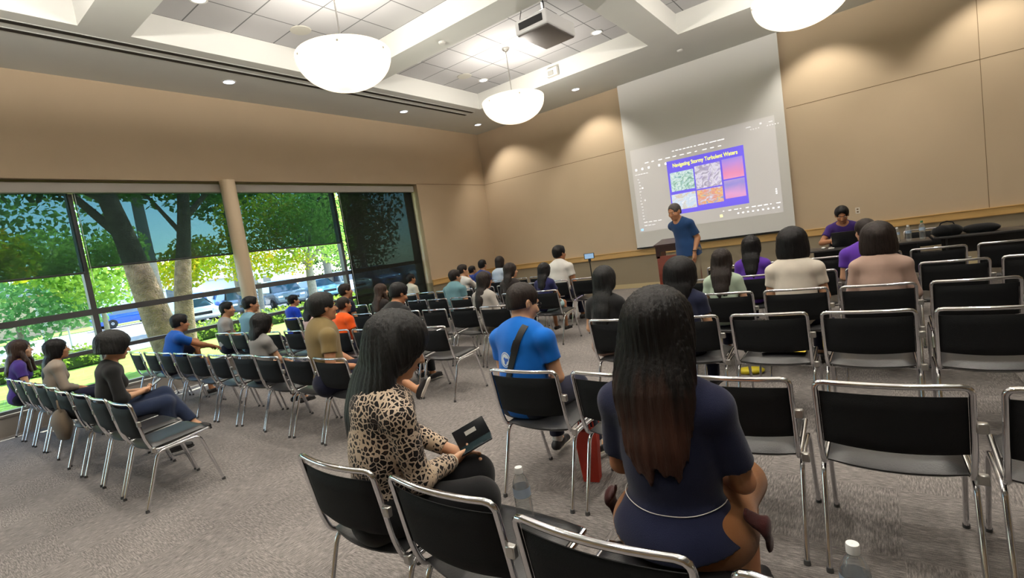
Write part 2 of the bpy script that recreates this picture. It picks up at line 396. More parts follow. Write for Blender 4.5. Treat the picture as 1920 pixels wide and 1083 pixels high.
for i in range(6):
    y0, y1 = YM[i], YM[i+1]
    w = bpy.data.objects.new('window_%d' % (i+1), None); COL.objects.link(w); w['kind'] = 'structure'; w.location = (XG, 0, 0)
    w['label'] = 'floor-to-ceiling aluminium window bay %d from the back of the room' % (i+1)
    fr = MB(); fw = 0.035
    fr.box((-0.07, y0, 0.28), (0.06, y0+fw, HEAD)).box((-0.07, y1-fw, 0.28), (0.06, y1, HEAD))
    for (za, zb) in ((0.28, 0.33), (0.875, 0.935), (1.455, 1.545), (3.44, HEAD)): fr.box((-0.065, y0+fw, za), (0.055, y1-fw, zb))
    obj('window_frame', fr, m_frame, w, smooth=False)
    gb = MB()
    for (za, zb) in ((0.33, 0.875), (0.935, 1.455), (1.545, 3.44)): gb.add([(0, y0+fw, za), (0, y1-fw, za), (0, y1-fw, zb), (0, y0+fw, zb)], [(0,1,2,3)])
    obj('window_pane', gb, m_glass, w, smooth=False)
    if i >= 2: pass
    ld = bpy.data.lights.new('window_portal', 'AREA'); ld.shape = 'RECTANGLE'; ld.size = y1-y0; ld.size_y = 3.2; ld.cycles.is_portal = True
    lo = bpy.data.objects.new('portal', ld); COL.objects.link(lo); lo.parent = w; lo.location = (-0.2, (y0+y1)/2, 1.9); lo.rotation_euler = (PI/2, 0, -PI/2)
struct('baseboard_window', MB().box((XG-0.12, YB, -0.1), (XG+0.1, YJ, 0.26)).box((XG-0.12, YB, 0.26), (XG+0.115, YJ, 0.285)), mat('curb_grey', (142,136,130), 0.7), 'grey curb under the windows')
struct('trim_4', MB().box((XG-0.12, YB, HEAD-0.002), (XW-0.001, YJ, HEAD+0.02)), m_wall, 'recess soffit')
shade_specs = [(0, 2.2, m_shade, 'dark mesh roller shade half lowered at the rear-most window'), (1, 2.2, m_shade, 'dark mesh roller shade half lowered at the second rear window'),
    (2, 2.12, m_shade, 'dark mesh roller shade half lowered at the left edge of the photo'), (3, 2.19, m_shade, 'dark mesh roller shade half lowered just left of the round column'),
    (4, 2.20, m_shade, 'dark mesh roller shade half lowered just right of the round column'), (5, 0.30, m_shade2, 'dark roller shade lowered nearly to the floor near the front corner')]
for (i, zb, ms, lab) in shade_specs:
    y0, y1 = YM[i]+0.03, YM[i+1]-0.03
    if i == 5: y0 = YM[i]+0.07
    t = thing('roller_shade', lab, 'roller shade', (XG+0.13, 0, 0), 0, 'roller shades on the windows')
    obj('shade_fabric', MB().box((0, y0, zb), (0.002, y1, 3.36)), ms, t, smooth=False)
    obj('hem_bar', MB().rbox((-0.008, y0, zb-0.03), (0.01, y1, zb), 0.004, 2), mat('hem_bar_dark', (44,46,48), 0.5), t)
    obj('roller_tube', MB().tube([(0.0, y0, 3.38), (0.0, y1, 3.38)], 0.03, 14), mat('hem_bar_dark'), t)
    obj('bead_chain', MB().tube([(0.03, y0+0.015, 3.34), (0.03, y0+0.015, max(zb-0.25, 0.35))], 0.003, 5), m_white, t)
vl = MB().rbox((XG+0.08, YB, 3.31), (XG+0.22, YJ-0.05, 3.46), 0.006, 1)
tag(obj('shade_valance', vl, m_val), 'long pale grey metal valance hiding the shade rollers', 'valance')
tag(obj('column', MB().lathe([(0.128,0),(0.128,HEAD)], 36, (-9.44, 4.42, 0)), mat('column_paint', (196,176,148), 0.7)), 'round tan structural column between the windows', 'column')

# ------------------------------------------------------------------ projection screen
m_screen = mat('screen_white', (226,225,222), 0.9, spec=0.1)
PXL, PXR, PZ0, PZ1 = -4.86, -1.36, 1.0, ZC
scr = thing('projection_screen', 'tall white projection screen hanging from the ceiling on the front wall', 'projection screen', (0, 11.9, 0))
obj('screen_surface', MB().box((PXL, 0, 1.02), (PXR, 0.006, ZC)), m_screen, scr, smooth=False)
obj('bottom_bar', MB().rbox((PXL-0.01, -0.012, 0.985), (PXR+0.01, 0.018, 1.02), 0.008, 2), m_black, scr)
def emat(name, rgb, st=0.6, base=(200,200,200)):
    return mat(name, base, 0.9, spec=0.0, emit=rgb, estr=st)
# projected light rectangle: thin layer with its own faint emission (the projector's black level and the desktop window)
def proj_mat():
    M = mat('projected_desktop', (226,225,222), 0.9, spec=0.0)
    nt, b = nodes_of(M); b.inputs['Emission Color'].default_value = (*lin((205,198,205)),1); b.inputs['Emission Strength'].default_value = 0.17
    return M
pj = obj('projected_window', MB().box((-4.74, -0.0015, 1.40), (-1.55, -0.0003, 3.42)), proj_mat(), scr, smooth=False, label='faint projected desktop window')
sl = obj('projected_slide', MB().box((-3.88, -0.003, 1.70), (-2.19, -0.0017, 2.96)), emat('slide_violet', (100,84,225), 0.62, (120,110,200)), scr, smooth=False, label='violet slide with title and five pictures')
def pic_mat(name, cols, sc, dist=1.5, grad=0.0):
    M = bpy.data.materials.new(name); M.use_nodes = True; nt = M.node_tree; b = nt.nodes['Principled BSDF']; N = nt.nodes.new; L = nt.links.new
    tc = N('ShaderNodeTexCoord'); n = N('ShaderNodeTexNoise'); n.inputs['Scale'].default_value = sc; n.inputs['Detail'].default_value = 3; n.inputs['Distortion'].default_value = dist
    L(tc.outputs['Generated'], n.inputs['Vector'])
    sx = N('ShaderNodeSeparateXYZ'); L(tc.outputs['Generated'], sx.inputs[0])
    ma = N('ShaderNodeMix'); ma.data_type = 'FLOAT'; ma.inputs[0].default_value = grad; L(n.outputs['Fac'], ma.inputs[2]); L(sx.outputs['Z'], ma.inputs[3])
    cr = N('ShaderNodeValToRGB'); el = cr.color_ramp.elements
    while len(el) < len(cols): el.new(0.5)
    for k, c in enumerate(cols):
        el[k].position = (0.3+0.4*k/(len(cols)-1)) if grad < 0.5 else k/(len(cols)-1); el[k].color = (*lin(c),1)
    L(ma.outputs[0], cr.inputs[0]); L(cr.outputs[0], b.inputs['Emission Color']); b.inputs['Emission Strength'].default_value = 0.60
    b.inputs['Base Color'].default_value = (0.3,0.3,0.3,1); b.inputs['Roughness'].default_value = 0.9
    return M
pics = [(-3.83,-3.29,2.24,2.68, pic_mat('picture_green_storm', [(60,130,120),(120,190,170),(235,250,245),(110,180,190),(70,150,110)], 3.5, 2)),
        (-3.26,-2.70,2.20,2.72, pic_mat('picture_grey_waves', [(150,130,190),(240,235,250),(150,140,170),(190,170,235)], 3.0, 2)),
        (-2.66,-2.23,2.30,2.74, pic_mat('picture_pink_sky', [(250,150,200),(240,120,180),(190,120,225),(90,110,240)], 2.0, 0.5, 0.75)),
        (-3.85,-3.29,1.80,2.17, pic_mat('picture_boat_spray', [(250,250,255),(190,215,240),(220,235,250),(215,190,150),(200,225,245)], 3.2, 1.5)),
        (-3.26,-2.70,1.83,2.17, pic_mat('picture_raft_crew', [(235,230,245),(205,190,205),(235,120,80),(240,210,110),(90,120,225)], 4.5, 1.0)),
        (-2.66,-2.23,1.87,2.27, pic_mat('picture_pink_sea', [(235,130,190),(230,150,215),(130,120,220),(200,160,220)], 2.0, 0.5, 0.7))]
for (x0,x1,z0,z1,pmat) in pics:
    obj('slide_picture', MB().box((x0,-0.0045,z0),(x1,-0.0032,z1)), pmat, sl, smooth=False)
def text_mesh(body, size, ext=0.0006, bold=0.0):
    cu = bpy.data.curves.new('text', 'FONT'); cu.body = body; cu.size = size; cu.extrude = ext; cu.align_x = 'CENTER'; cu.offset = bold
    to = bpy.data.objects.new('text_tmp', cu); COL.objects.link(to)
    dg = bpy.context.evaluated_depsgraph_get(); me = bpy.data.meshes.new_from_object(to.evaluated_get(dg))
    bpy.data.objects.remove(to); return me
def text(body, size, loc, rot, material, parent, name='lettering', bold=0.0, sx=1.0, ext=0.0006):
    me = text_mesh(body, size, ext, bold); me.name = name; me.materials.clear(); me.materials.append(material)
    o = bpy.data.objects.new(name, me); COL.objects.link(o); o.location = loc; o.rotation_euler = rot; o.scale = (sx,1,1)
    if parent: o.parent = parent
    return o
m_yel = emat('slide_yellow', (235,240,60), 0.9, (200,200,80)); m_wtx = emat('ui_white', (255,255,255), 0.85)
text('Navigating Stormy Turbulent Waters', 0.125, (-3.03,-0.004,2.80), (PI/2,0,0), m_yel, sl, bold=0.0022, sx=0.76)
# interface marks around the slide (illegible small marks in the photo)
ui = MB(); rn = random.Random(3)
def dash(x, z, w, h): obj('interface_mark', MB().box((x,-0.0024,z),(x+w,-0.0016,z+h)), m_wtx, scr, smooth=False)
for k in range(14): dash(-3.72+k*0.085, 3.165, rn.uniform(0.04,0.075), 0.018)
for k in range(9): dash(-2.02+k*0.05+(0.12 if k>3 else 0), 3.23, 0.02, 0.014)
tr_ = (-1.98, 3.25); ui.lathe([(0.001,-0.0016),(0.035,-0.0018),(0.035,-0.0012)], 12, (-1.94,-0.0004,3.30), M=Matrix.Rotation(PI/2,4,'X')); dash(-1.83,3.30,0.03,0.03); dash(-1.66,3.30,0.07,0.012); dash(-2.1,3.29,0.09,0.012)
for k in range(11): dash(-4.4+k*0.17, 3.04, rn.uniform(0.05,0.11), 0.018)
for k in range(8): dash(-4.66+k*0.16+(0.1 if k>2 else 0), 2.90, 0.045, 0.05)
for k in range(5): dash(-4.68+k*0.07, 2.80, 0.05, 0.012)
for k in range(14): dash(-4.62+rn.uniform(-0.01,0.02), 2.68-k*0.075, rn.choice((0.015,0.03,0.04)), 0.015)
dash(-4.55, 2.45, 0.035, 0.035); dash(-4.52, 2.15, 0.03, 0.03)
for k in range(10): dash(-2.75+k*0.12, 1.60, rn.choice((0.03,0.06,0.08)), 0.018)
for k in range(9): dash(-2.45+k*0.1, 1.50, 0.035, 0.03)
for k in range(4): dash(-4.6+k*0.12, 1.62-0.0*k, 0.08, 0.014)
for k in range(3): dash(-4.6+k*0.1, 1.54, 0.07, 0.012)
for k in range(3): dash(-1.66, 1.80+k*0.045, 0.03, 0.025)
obj('interface_icon', ui, m_wtx, scr, smooth=False)
# blue taskbar glow, bottom left
obj('interface_icon', MB().box((-4.70,-0.0025,1.43),(-4.64,-0.0017,1.48)), emat('ui_blue', (120,200,255), 0.9), scr, smooth=False)
obj('interface_icon', MB().box((-2.82,-0.0025,1.48),(-2.76,-0.0017,1.54)), emat('ui_yellow', (245,235,150), 0.8), scr, smooth=False)

# ------------------------------------------------------------------ projector
pr = thing('projector', 'white ceiling projector with dark underside aimed at the screen', 'projector', (-4.08, 7.35, 4.80), 0)
bM = Matrix.Rotation(0.0, 4, 'Z')
obj('housing', MB().rbox((-0.30,-0.45,0.02),(0.30,0.45,0.24), 0.03, 3), mat('projector_white', (214,214,214), 0.4), pr)
obj('underside_panel', MB().rbox((-0.28,-0.43,0.0),(0.28,0.43,0.03), 0.02, 2), mat('projector_grey', (104,98,94), 0.5), pr)
lens = obj('lens', MB().lathe([(0.06,0.0),(0.065,0.03),(0.06,0.07),(0.001,0.06)], 20, (0.12,0.44,0.12), M=Matrix.Rotation(-PI/2,4,'X')), m_black, pr)
obj('mount_plate', MB().rbox((-0.17,-0.2,0.30),(0.17,0.14,0.36), 0.01, 1).tube([(-0.12,-0.1,0.22),(-0.12,-0.1,0.33)],0.012,6).tube([(0.12,-0.1,0.22),(0.12,-0.1,0.33)],0.012,6).tube([(0,0.1,0.22),(0,0.1,0.33)],0.012,6), m_black, pr)
obj('mount_pole', MB().tube([(0,0,0.33),(0,0,0.6)], 0.028, 12), m_black, pr)
obj('cable', MB().tube(fillet([(-0.18,-0.3,0.6),(-0.2,-0.34,0.42),(-0.22,-0.4,0.25),(-0.15,-0.44,0.15)],0.06), 0.006, 6), m_black, pr)
obj('vent_grille', MB().box((-0.22,-0.456,0.08),(0.22,-0.45,0.19)), m_black, pr, smooth=False)
fx = thing('ceiling_sensor', 'white box fixture on the far face of the front coffer', 'sensor', (-5.5, 9.93, 5.2))
obj('housing', MB().rbox((-0.14,-0.03,-0.09),(0.14,0.07,0.09), 0.015, 2), mat('fixture_white', (222,220,214), 0.5), fx)
obj('lens_window', MB().rbox((-0.09,-0.045,-0.07),(0.05,-0.028,0.03), 0.008, 1), mat('fixture_grey', (170,170,166), 0.3), fx)
t = thing('wall_outlet', 'small white outlet plate on the wall behind the seated presenter', 'outlet', (-0.28, YF, 1.22))
obj('cover_plate', MB().rbox((-0.038,-0.007,-0.06),(0.038,-0.001,0.06), 0.003, 1), mat('plate_white', (222,214,200), 0.5), t)
obj('socket', MB().rbox((-0.016,-0.009,0.012),(0.016,-0.006,0.04), 0.002, 1), m_seam, t); obj('socket', MB().rbox((-0.016,-0.009,-0.04),(0.016,-0.006,-0.012), 0.002, 1), m_seam, t)
# ------------------------------------------------------------------ stacking chairs
m_pad = mat('black_vinyl', (30,30,32), 0.33, spec=0.5, bump=0.12, bscale=160)
m_back = mat('black_back_fabric', (15,16,18), 0.75, spec=0.25, bump=0.2, bscale=240)
m_glide = mat('grey_glide', (70,70,70), 0.5)
def bow(x, w=0.235, d=0.028): return -d*(1-(x/w)**2)       # the back bows backwards in the middle
def make_chair():
    t = thing('stacking_chair', 'black padded chrome stacking chair', 'chair')
    W = 0.24; R = 0.0115
    # one continuous tube: seat rail, rear bend, back upright, bowed top bar, and down again
    left = [(-W+0.015, 0.47, 0.452), (-W+0.005, 0.15, 0.425), (-W+0.003, 0.075, 0.43), (-W, 0.055, 0.50), (-W, 0.0, 0.775)]
    top = []
    for i in range(9):
        x = -W+0.035+(2*W-0.07)*i/8; top.append((x, bow(x)-0.002, 0.815))
    right = [(-p[0], p[1], p[2]) for p in reversed(left)]
    path = fillet(left[:3]+[(-W,0.04,0.52),(-W,-0.002,0.79)], 0.05, 5)
    path2 = [(-W+0.004,-0.005,0.803),(-W+0.014,-0.007,0.812)]
    full = path + [Vector(p) for p in path2] + [Vector(p) for p in top] + [Vector((-p[0],p[1],p[2])) for p in reversed(path2)] + [Vector((-p.x,p.y,p.z)) for p in reversed(path)]
    fb = MB().tube(full, R, 10)
    obj('frame', fb, m_chrome, t)
    # backrest pad
    bb = MB(); nx, nz = 12, 8; zt, zb = 0.775, 0.545; vs = []; 
    def yoff(z): return (0.79-z)*0.16
    for side in (0, 1):
        for j in range(nz+1):
            for i in range(nx+1):
                u = -1+2*i/nx; v = j/nz
                x = u*(W-0.012); z = zb+(zt-zb)*v
                edge = max(abs(u), abs(2*v-1)); th = 0.016*math.sqrt(max(0, 1-edge**8))+0.002
                z2 = z-(0.012*(1-u*u) if v < 0.3 else 0)
                y = bow(x)+yoff(z)+(th if side else -th)+0.004
                vs.append((x, y, z2))
    n1 = (nx+1)*(nz+1); fs = []
    for j in range(nz):
        for i in range(nx):
            a = j*(nx+1)+i; fs.append((a, a+1, a+nx+2, a+nx+1)); fs.append((n1+a, n1+a+nx+1, n1+a+nx+2, n1+a+1))
    per = [i for i in range(nx+1)]+[(nx+1)*j+nx for j in range(1, nz+1)]+[nz*(nx+1)+i for i in range(nx-1, -1, -1)]+[(nx+1)*j for j in range(nz-1, 0, -1)]
    for k in range(len(per)): a, b = per[k], per[(k+1) % len(per)]; fs.append((a, b, b+n1, a+n1))
    bb.add(vs, fs); obj('backrest', bb, m_back, t)
    # seat pad
    sb = MB(); nx, ny = 12, 12; vs = []
    for side in (0, 1):
        for j in range(ny+1):
            for i in range(nx+1):
                u = -1+2*i/nx; v = -1+2*j/ny
                x = u*(W-0.016)*(1-0.02*(v+1)); y = 0.285+v*0.205
                if v < 0: y -= 0.035*(1-u*u)*(-v)          # rounded rear edge
                else: y += 0.02*(1-u*u)*v
                e = max(abs(u)**3, abs(v)**5); th = 0.027*math.sqrt(max(0, 1-e**1.5))+0.003
                z = 0.446+0.02*(v+1)/2 - (0.02*max(0, v-0.7)/0.3) - 0.008*(1-u*u)
                vs.append((x, y, z+(th if side else -th)))
    n1 = (nx+1)*(ny+1); fs = []
    for j in range(ny):
        for i in range(nx):
            a = j*(nx+1)+i; fs.append((a, a+nx+1, a+nx+2, a+1)); fs.append((n1+a, n1+a+1, n1+a+nx+2, n1+a+nx+1))
    per = [i for i in range(nx+1)]+[(nx+1)*j+nx for j in range(1, ny+1)]+[ny*(nx+1)+i for i in range(nx-1, -1, -1)]+[(nx+1)*j for j in range(ny-1, 0, -1)]
    for k in range(len(per)): a, b = per[k], per[(k+1) % len(per)]; fs.append((a, b, b+n1, a+n1))
    sb.add(vs, fs); obj('seat', sb, m_pad, t)
    obj('seat_edge_bar', MB().tube([(-W+0.015,0.47,0.452),(-W+0.05,0.49,0.44),(0,0.505,0.43),(W-0.05,0.49,0.44),(W-0.015,0.47,0.452)], R*0.9, 8), m_chrome, t)
    for s in (-1, 1):
        x = s*(W+0.004)
        rear = fillet([(x, 0.25, 0.418),(x, 0.10, 0.413),(x, -0.04, 0.006)], 0.05, 5)
        front = fillet([(x, 0.25, 0.418),(x, 0.39, 0.425),(x, 0.50, 0.006)], 0.05, 5)
        for path in (rear, front):
            lg = obj('leg', MB().tube(path, R*0.95, 10), m_chrome, t)
            p = path[-1]; obj('glide', MB().lathe([(0.014,0),(0.014,0.012),(0.012,0.022)], 10, (p.x, p.y, 0)), m_glide, lg)
    for yy in (0.16, 0.34): obj('underseat_bar', MB().tube([(-W, yy, 0.408),(W, yy, 0.408)], 0.008, 8), m_chrome, t)
    for z, y in ((0.66, 0.015), (0.44, 0.07)): obj('ganging_bracket', MB().rbox((W+0.006, y-0.012, z-0.02), (W+0.04, y+0.012, z+0.02), 0.004, 1), m_brushed, t)
    return t
ORD = ['first','second','third','fourth','fifth','sixth','seventh','eighth','ninth','tenth','eleventh','twelfth']
CHAIR0 = make_chair(); CK = kids_of(CHAIR0); _used = [False]
def place_chair(xc, y, label, group, rz=0.0):
    if not _used[0]:
        _used[0] = True; CHAIR0.location = (xc, y, 0); CHAIR0.rotation_euler = (0,0,rz); CHAIR0['label'] = label; CHAIR0['group'] = group
        return CHAIR0
    return copy_tree(CHAIR0, (xc, y, 0), rz, label, group, CK)
# rows: (y of the back, x of the aisle end, number, spacing sign)
WIN = [(1.09,-4.44,9),(2.40,-3.66,10),(3.65,-3.70,10),(4.90,-3.76,10),(6.12,-3.79,10),(7.48,-3.84,9),(8.75,-5.6,5)]
AIS = [(1.01,-2.01,5),(2.29,-1.98,6),(3.74,-2.05,6),(4.82,-2.0,6),(6.02,-2.0,6),(7.33,-2.0,6)]
OCC = {}   # (block,row,index) -> phrase, filled by the people table below
def rows_of_chairs():
    rr = random.Random(11)
    for blk, rows, nm in (('W', WIN, 'window-side'), ('A', AIS, 'door-side')):
        for r, (y, xe, n) in enumerate(rows):
            for c in range(n):
                if blk == 'W': xc = xe-0.25-0.56*c
                else: xc = xe+0.25+0.572*c
                who = OCC.get((blk, r, c))
                lab = ('chrome chair under %s' % who) if who else 'empty black chrome chair, %s from aisle, %s row from back, %s block' % (ORD[c], ORD[r], nm)
                place_chair(xc+rr.uniform(-0.006,0.006), y+rr.uniform(-0.02,0.02), lab, 'black chrome stacking chairs in the %s block' % nm, rr.uniform(-0.02,0.02))
# ------------------------------------------------------------------ smooth body modelling (distance field -> surface)
def v3(*a): return np.array(a, dtype=np.float64)
def nrm(a): a = np.asarray(a, float); return a/ (np.linalg.norm(a)+1e-12)
def rotm(yaw=0, pitch=0, roll=0):
    # yaw about z (+ = turn left), pitch about x (+ = look up), roll about y (+ = tilt to own right)
    cy, sy, cp, sp, cr, sr = math.cos(yaw), math.sin(yaw), math.cos(pitch), math.sin(pitch), math.cos(roll), math.sin(roll)
    Rz = np.array([[cy,-sy,0],[sy,cy,0],[0,0,1]]); Rx = np.array([[1,0,0],[0,cp,-sp],[0,sp,cp]]); Ry = np.array([[cr,0,sr],[0,1,0],[-sr,0,cr]])
    return Rz @ Rx @ Ry
class RC:      # round cone with optional squash along axis w, optional flat end
    def __init__(s, a, b, ra, rb, w=None, q=1.0, flat=False, k=0.02, sub=False, flata=False):
        s.a=np.asarray(a,float); s.b=np.asarray(b,float); s.ra=ra; s.rb=rb; s.w=None if w is None else nrm(w); s.q=q; s.flat=flat; s.flata=flata; s.k=k; s.sub=sub
    def box(s):
        R = max(s.ra, s.rb); return np.minimum(s.a,s.b)-R, np.maximum(s.a,s.b)+R
    def d(s, X, Y, Z):
        a, b = s.a, s.b; ba = b-a; L2 = float(ba@ba)+1e-12
        px, py, pz = X-a[0], Y-a[1], Z-a[2]
        t0 = (px*ba[0]+py*ba[1]+pz*ba[2])/L2; t = np.clip(t0, 0, 1)
        vx, vy, vz = px-t*ba[0], py-t*ba[1], pz-t*ba[2]
        n2 = vx*vx+vy*vy+vz*vz
        if s.w is not None:
            vw = vx*s.w[0]+vy*s.w[1]+vz*s.w[2]; n2 = n2+vw*vw*(1/s.q**2-1)
        r = s.ra+(s.rb-s.ra)*t
        dd = np.sqrt(n2)-r
        if s.w is not None: dd = dd*(0.5+0.5*s.q)
        if s.flat: dd = np.maximum(dd, (t0-1)*math.sqrt(L2))
        if s.flata: dd = np.maximum(dd, (-t0)*math.sqrt(L2))
        return dd
    def grown(s, t, **kw):
        n = RC(s.a, s.b, s.ra+t, s.rb+t, s.w, s.q, s.flat, s.k, s.sub, s.flata)
        for k_, v_ in kw.items(): setattr(n, k_, v_)
        return n
class EL:
    def __init__(s, c, r, R=None, k=0.02, sub=False):
        s.c=np.asarray(c,float); s.r=np.asarray(r,float); s.R=np.eye(3) if R is None else np.asarray(R); s.k=k; s.sub=sub
    def box(s):
        e = np.sqrt(((s.R*s.r)**2).sum(1)); return s.c-e, s.c+e
    def d(s, X, Y, Z):
        p = [X-s.c[0], Y-s.c[1], Z-s.c[2]]; q = [(s.R[0,i]*p[0]+s.R[1,i]*p[1]+s.R[2,i]*p[2]) for i in range(3)]
        k0 = np.sqrt(sum((q[i]/s.r[i])**2 for i in range(3))); k1 = np.sqrt(sum((q[i]/s.r[i]**2)**2 for i in range(3)))+1e-6
        return k0*(k0-1)/k1
    def grown(s, t, **kw):
        n = EL(s.c, s.r+t, s.R, s.k, s.sub)
        for k_, v_ in kw.items(): setattr(n, k_, v_)
        return n
def build_field(prims, h, cuts=(), noise=None, pad=0.02):
    los = [p.box()[0] for p in prims if not p.sub]; his = [p.box()[1] for p in prims if not p.sub]
    lo = np.min(los, 0)-pad-2*h; hi = np.max(his, 0)+pad+2*h
    n = np.ceil((hi-lo)/h).astype(int)+1
    ax = [(lo[i]+h*np.arange(n[i])).astype(np.float32) for i in range(3)]
    F = np.full(n, 0.06, np.float32)
    for p in prims:
        a, b = p.box(); m = p.k+0.022+h*2
        i0 = np.clip(np.floor((a-m-lo)/h).astype(int), 0, n); i1 = np.clip(np.ceil((b+m-lo)/h).astype(int)+1, 0, n)
        if (i1 <= i0).any(): continue
        sl = tuple(slice(i0[i], i1[i]) for i in range(3))
        X, Y, Z = ax[0][sl[0]][:,None,None], ax[1][sl[1]][None,:,None], ax[2][sl[2]][None,None,:]
        d = p.d(X, Y, Z).astype(np.float32); f = F[sl]; k = p.k
        if p.sub:
            d = -d; hh = np.clip(0.5-0.5*(f-d)/k, 0, 1); F[sl] = f*(1-hh)+d*hh+k*hh*(1-hh)
        else:
            hh = np.clip(0.5+0.5*(d-f)/k, 0, 1); F[sl] = d*(1-hh)+f*hh-k*hh*(1-hh)
    X, Y, Z = ax[0][:,None,None], ax[1][None,:,None], ax[2][None,None,:]
    if noise is not None: F = F+noise(X, Y, Z).astype(np.float32)
    for c in cuts: F = np.maximum(F, c(X, Y, Z).astype(np.float32))
    F[0]=F[-1]=0.05; F[:,0]=F[:,-1]=0.05; F[:,:,0]=F[:,:,-1]=0.05
    return F, lo, h
def surface(F, lo, h):
    S = F < 0
    c = S[:-1,:-1,:-1].astype(np.int8)
    for dx in (0,1):
        for dy in (0,1):
            for dz in (0,1):
                if dx or dy or dz: c = c+S[dx:S.shape[0]-1+dx, dy:S.shape[1]-1+dy, dz:S.shape[2]-1+dz]
    act = (c > 0) & (c < 8); I = np.argwhere(act)
    if len(I) == 0: return np.zeros((0,3)), np.zeros((0,4), int)
    idx = np.full(act.shape, -1, np.int32); idx[act] = np.arange(len(I))
    acc = np.zeros((len(I),3)); cnt = np.zeros(len(I))
    corners = [(0,0,0),(1,0,0),(0,1,0),(1,1,0),(0,0,1),(1,0,1),(0,1,1),(1,1,1)]
    V = {q: F[I[:,0]+q[0], I[:,1]+q[1], I[:,2]+q[2]].astype(float) for q in corners}
    for q in corners:
        for axis in range(3):
            if q[axis]: continue
            q2 = list(q); q2[axis] = 1; q2 = tuple(q2)
            f0, f1 = V[q], V[q2]; m = (f0 < 0) != (f1 < 0)
            t = np.where(m, f0/(np.where(m, f0-f1, 1)), 0)
            P = np.array(q, float)[None,:].repeat(len(I), 0); P[:,axis] += t
            acc[m] += P[m]; cnt[m] += 1
    verts = lo+h*(I+acc/cnt[:,None])
    faces = []
    for axis in range(3):
        b, cc = (axis+1) % 3, (axis+2) % 3
        sl0 = [slice(None)]*3; sl1 = [slice(None)]*3; sl0[axis] = slice(0,-1); sl1[axis] = slice(1,None)
        for s_ in (sl0, sl1): s_[b] = slice(1,-1); s_[cc] = slice(1,-1)
        A = S[tuple(sl0)]; B = S[tuple(sl1)]; E = np.argwhere(A != B)
        if len(E) == 0: continue
        ins = A[E[:,0],E[:,1],E[:,2]]
        base = E.copy(); base[:,b] += 1; base[:,cc] += 1
        q = []
        for (db, dc) in ((-1,-1),(0,-1),(0,0),(-1,0)):
            t = base.copy(); t[:,b] += db; t[:,cc] += dc; q.append(idx[t[:,0],t[:,1],t[:,2]])
        Q = np.stack(q, 1); Q[~ins] = Q[~ins][:, ::-1]; faces.append(Q)
    Fc = np.concatenate(faces); Fc = Fc[(Fc >= 0).all(1)]
    return verts, Fc
def np_mesh(name, V, Fc, mats):
    me = bpy.data.meshes.new(name)
    me.vertices.add(len(V)); me.vertices.foreach_set('co', np.asarray(V, np.float32).ravel())
    me.loops.add(len(Fc)*4); me.loops.foreach_set('vertex_index', Fc.astype(np.int32).ravel())
    me.polygons.add(len(Fc)); me.polygons.foreach_set('loop_start', np.arange(0, len(Fc)*4, 4, dtype=np.int32))
    try: me.polygons.foreach_set('loop_total', np.full(len(Fc), 4, np.int32))
    except Exception: pass
    me.update(calc_edges=True); me.validate()
    me.polygons.foreach_set('use_smooth', [True]*len(me.polygons))
    for m_ in (mats if isinstance(mats, (list, tuple)) else [mats]): me.materials.append(m_)
    return me
def smooth_verts(V, Fc, it=1, lam=0.5):
    n = len(V)
    for _ in range(it):
        acc = np.zeros_like(V); cnt = np.zeros(n)
        for i in range(4):
            a, b = Fc[:, i], Fc[:, (i+1) % 4]
            for q in range(3):
                acc[:, q] += np.bincount(a, V[b, q], n)+np.bincount(b, V[a, q], n)
            cnt += np.bincount(a, minlength=n)+np.bincount(b, minlength=n)
        V = V*(1-lam)+lam*acc/np.maximum(cnt, 1)[:, None]
    return V
def largest_piece(V, Fc, minfrac=0.02):
    # drop small loose crumbs
    n = len(V); lab = np.arange(n)
    for _ in range(400):
        l2 = lab.copy()
        mn = lab[Fc].min(1)
        for i in range(4): np.minimum.at(l2, Fc[:, i], mn)
        l2 = l2[l2]
        if (l2 == lab).all(): break
        lab = l2
    u, inv, ct = np.unique(lab, return_inverse=True, return_counts=True)
    keep = ct[inv] >= max(ct)*minfrac
    kf = keep[Fc].all(1); Fc = Fc[kf]; mp = np.cumsum(keep)-1
    return V[keep], mp[Fc]
def sdf_mesh(name, prims, h, mats, cuts=(), noise=None, smooth=1, clean=False):
    F, lo, h = build_field(prims, h, cuts, noise); V, Fc = surface(F, lo, h)
    if clean: V, Fc = largest_piece(V, Fc)
    if smooth: V = smooth_verts(V, Fc, smooth)
    return np_mesh(name, V, Fc, mats)
def fold_noise(seed, amp=0.004, base=24.0, cz=1.0):
    r = np.random.RandomState(seed); W_ = []
    for i in range(5):
        d = r.randn(3); d[2] = d[2]*cz+0.3; d /= np.linalg.norm(d); W_.append((d*base*(0.6+r.rand()*1.3), r.rand()*6.28, 1/(1+0.5*i)))
    def f(X, Y, Z):
        s = 0
        for (w, ph, a) in W_: s = s+a*np.sin(w[0]*X+w[1]*Y+w[2]*Z+ph+1.2*np.sin(11*X+7*Z+ph))
        return amp*s*0.5
    return f
def strand_noise(cx, cy, amp=0.003, n=46, seed=0):
    def f(X, Y, Z):
        a = np.arctan2(Y-cy, X-cx)
        wav = 0.5*np.sin(9*Z+seed)+0.35*np.sin(23*Z+2*a+seed)
        return amp*(0.6*np.sin(n*a+wav*2.2)+0.5*np.sin(n*2.3*a+3*wav+1.7+seed)+0.35*np.sin(n*0.4*a+seed+wav))
    return f
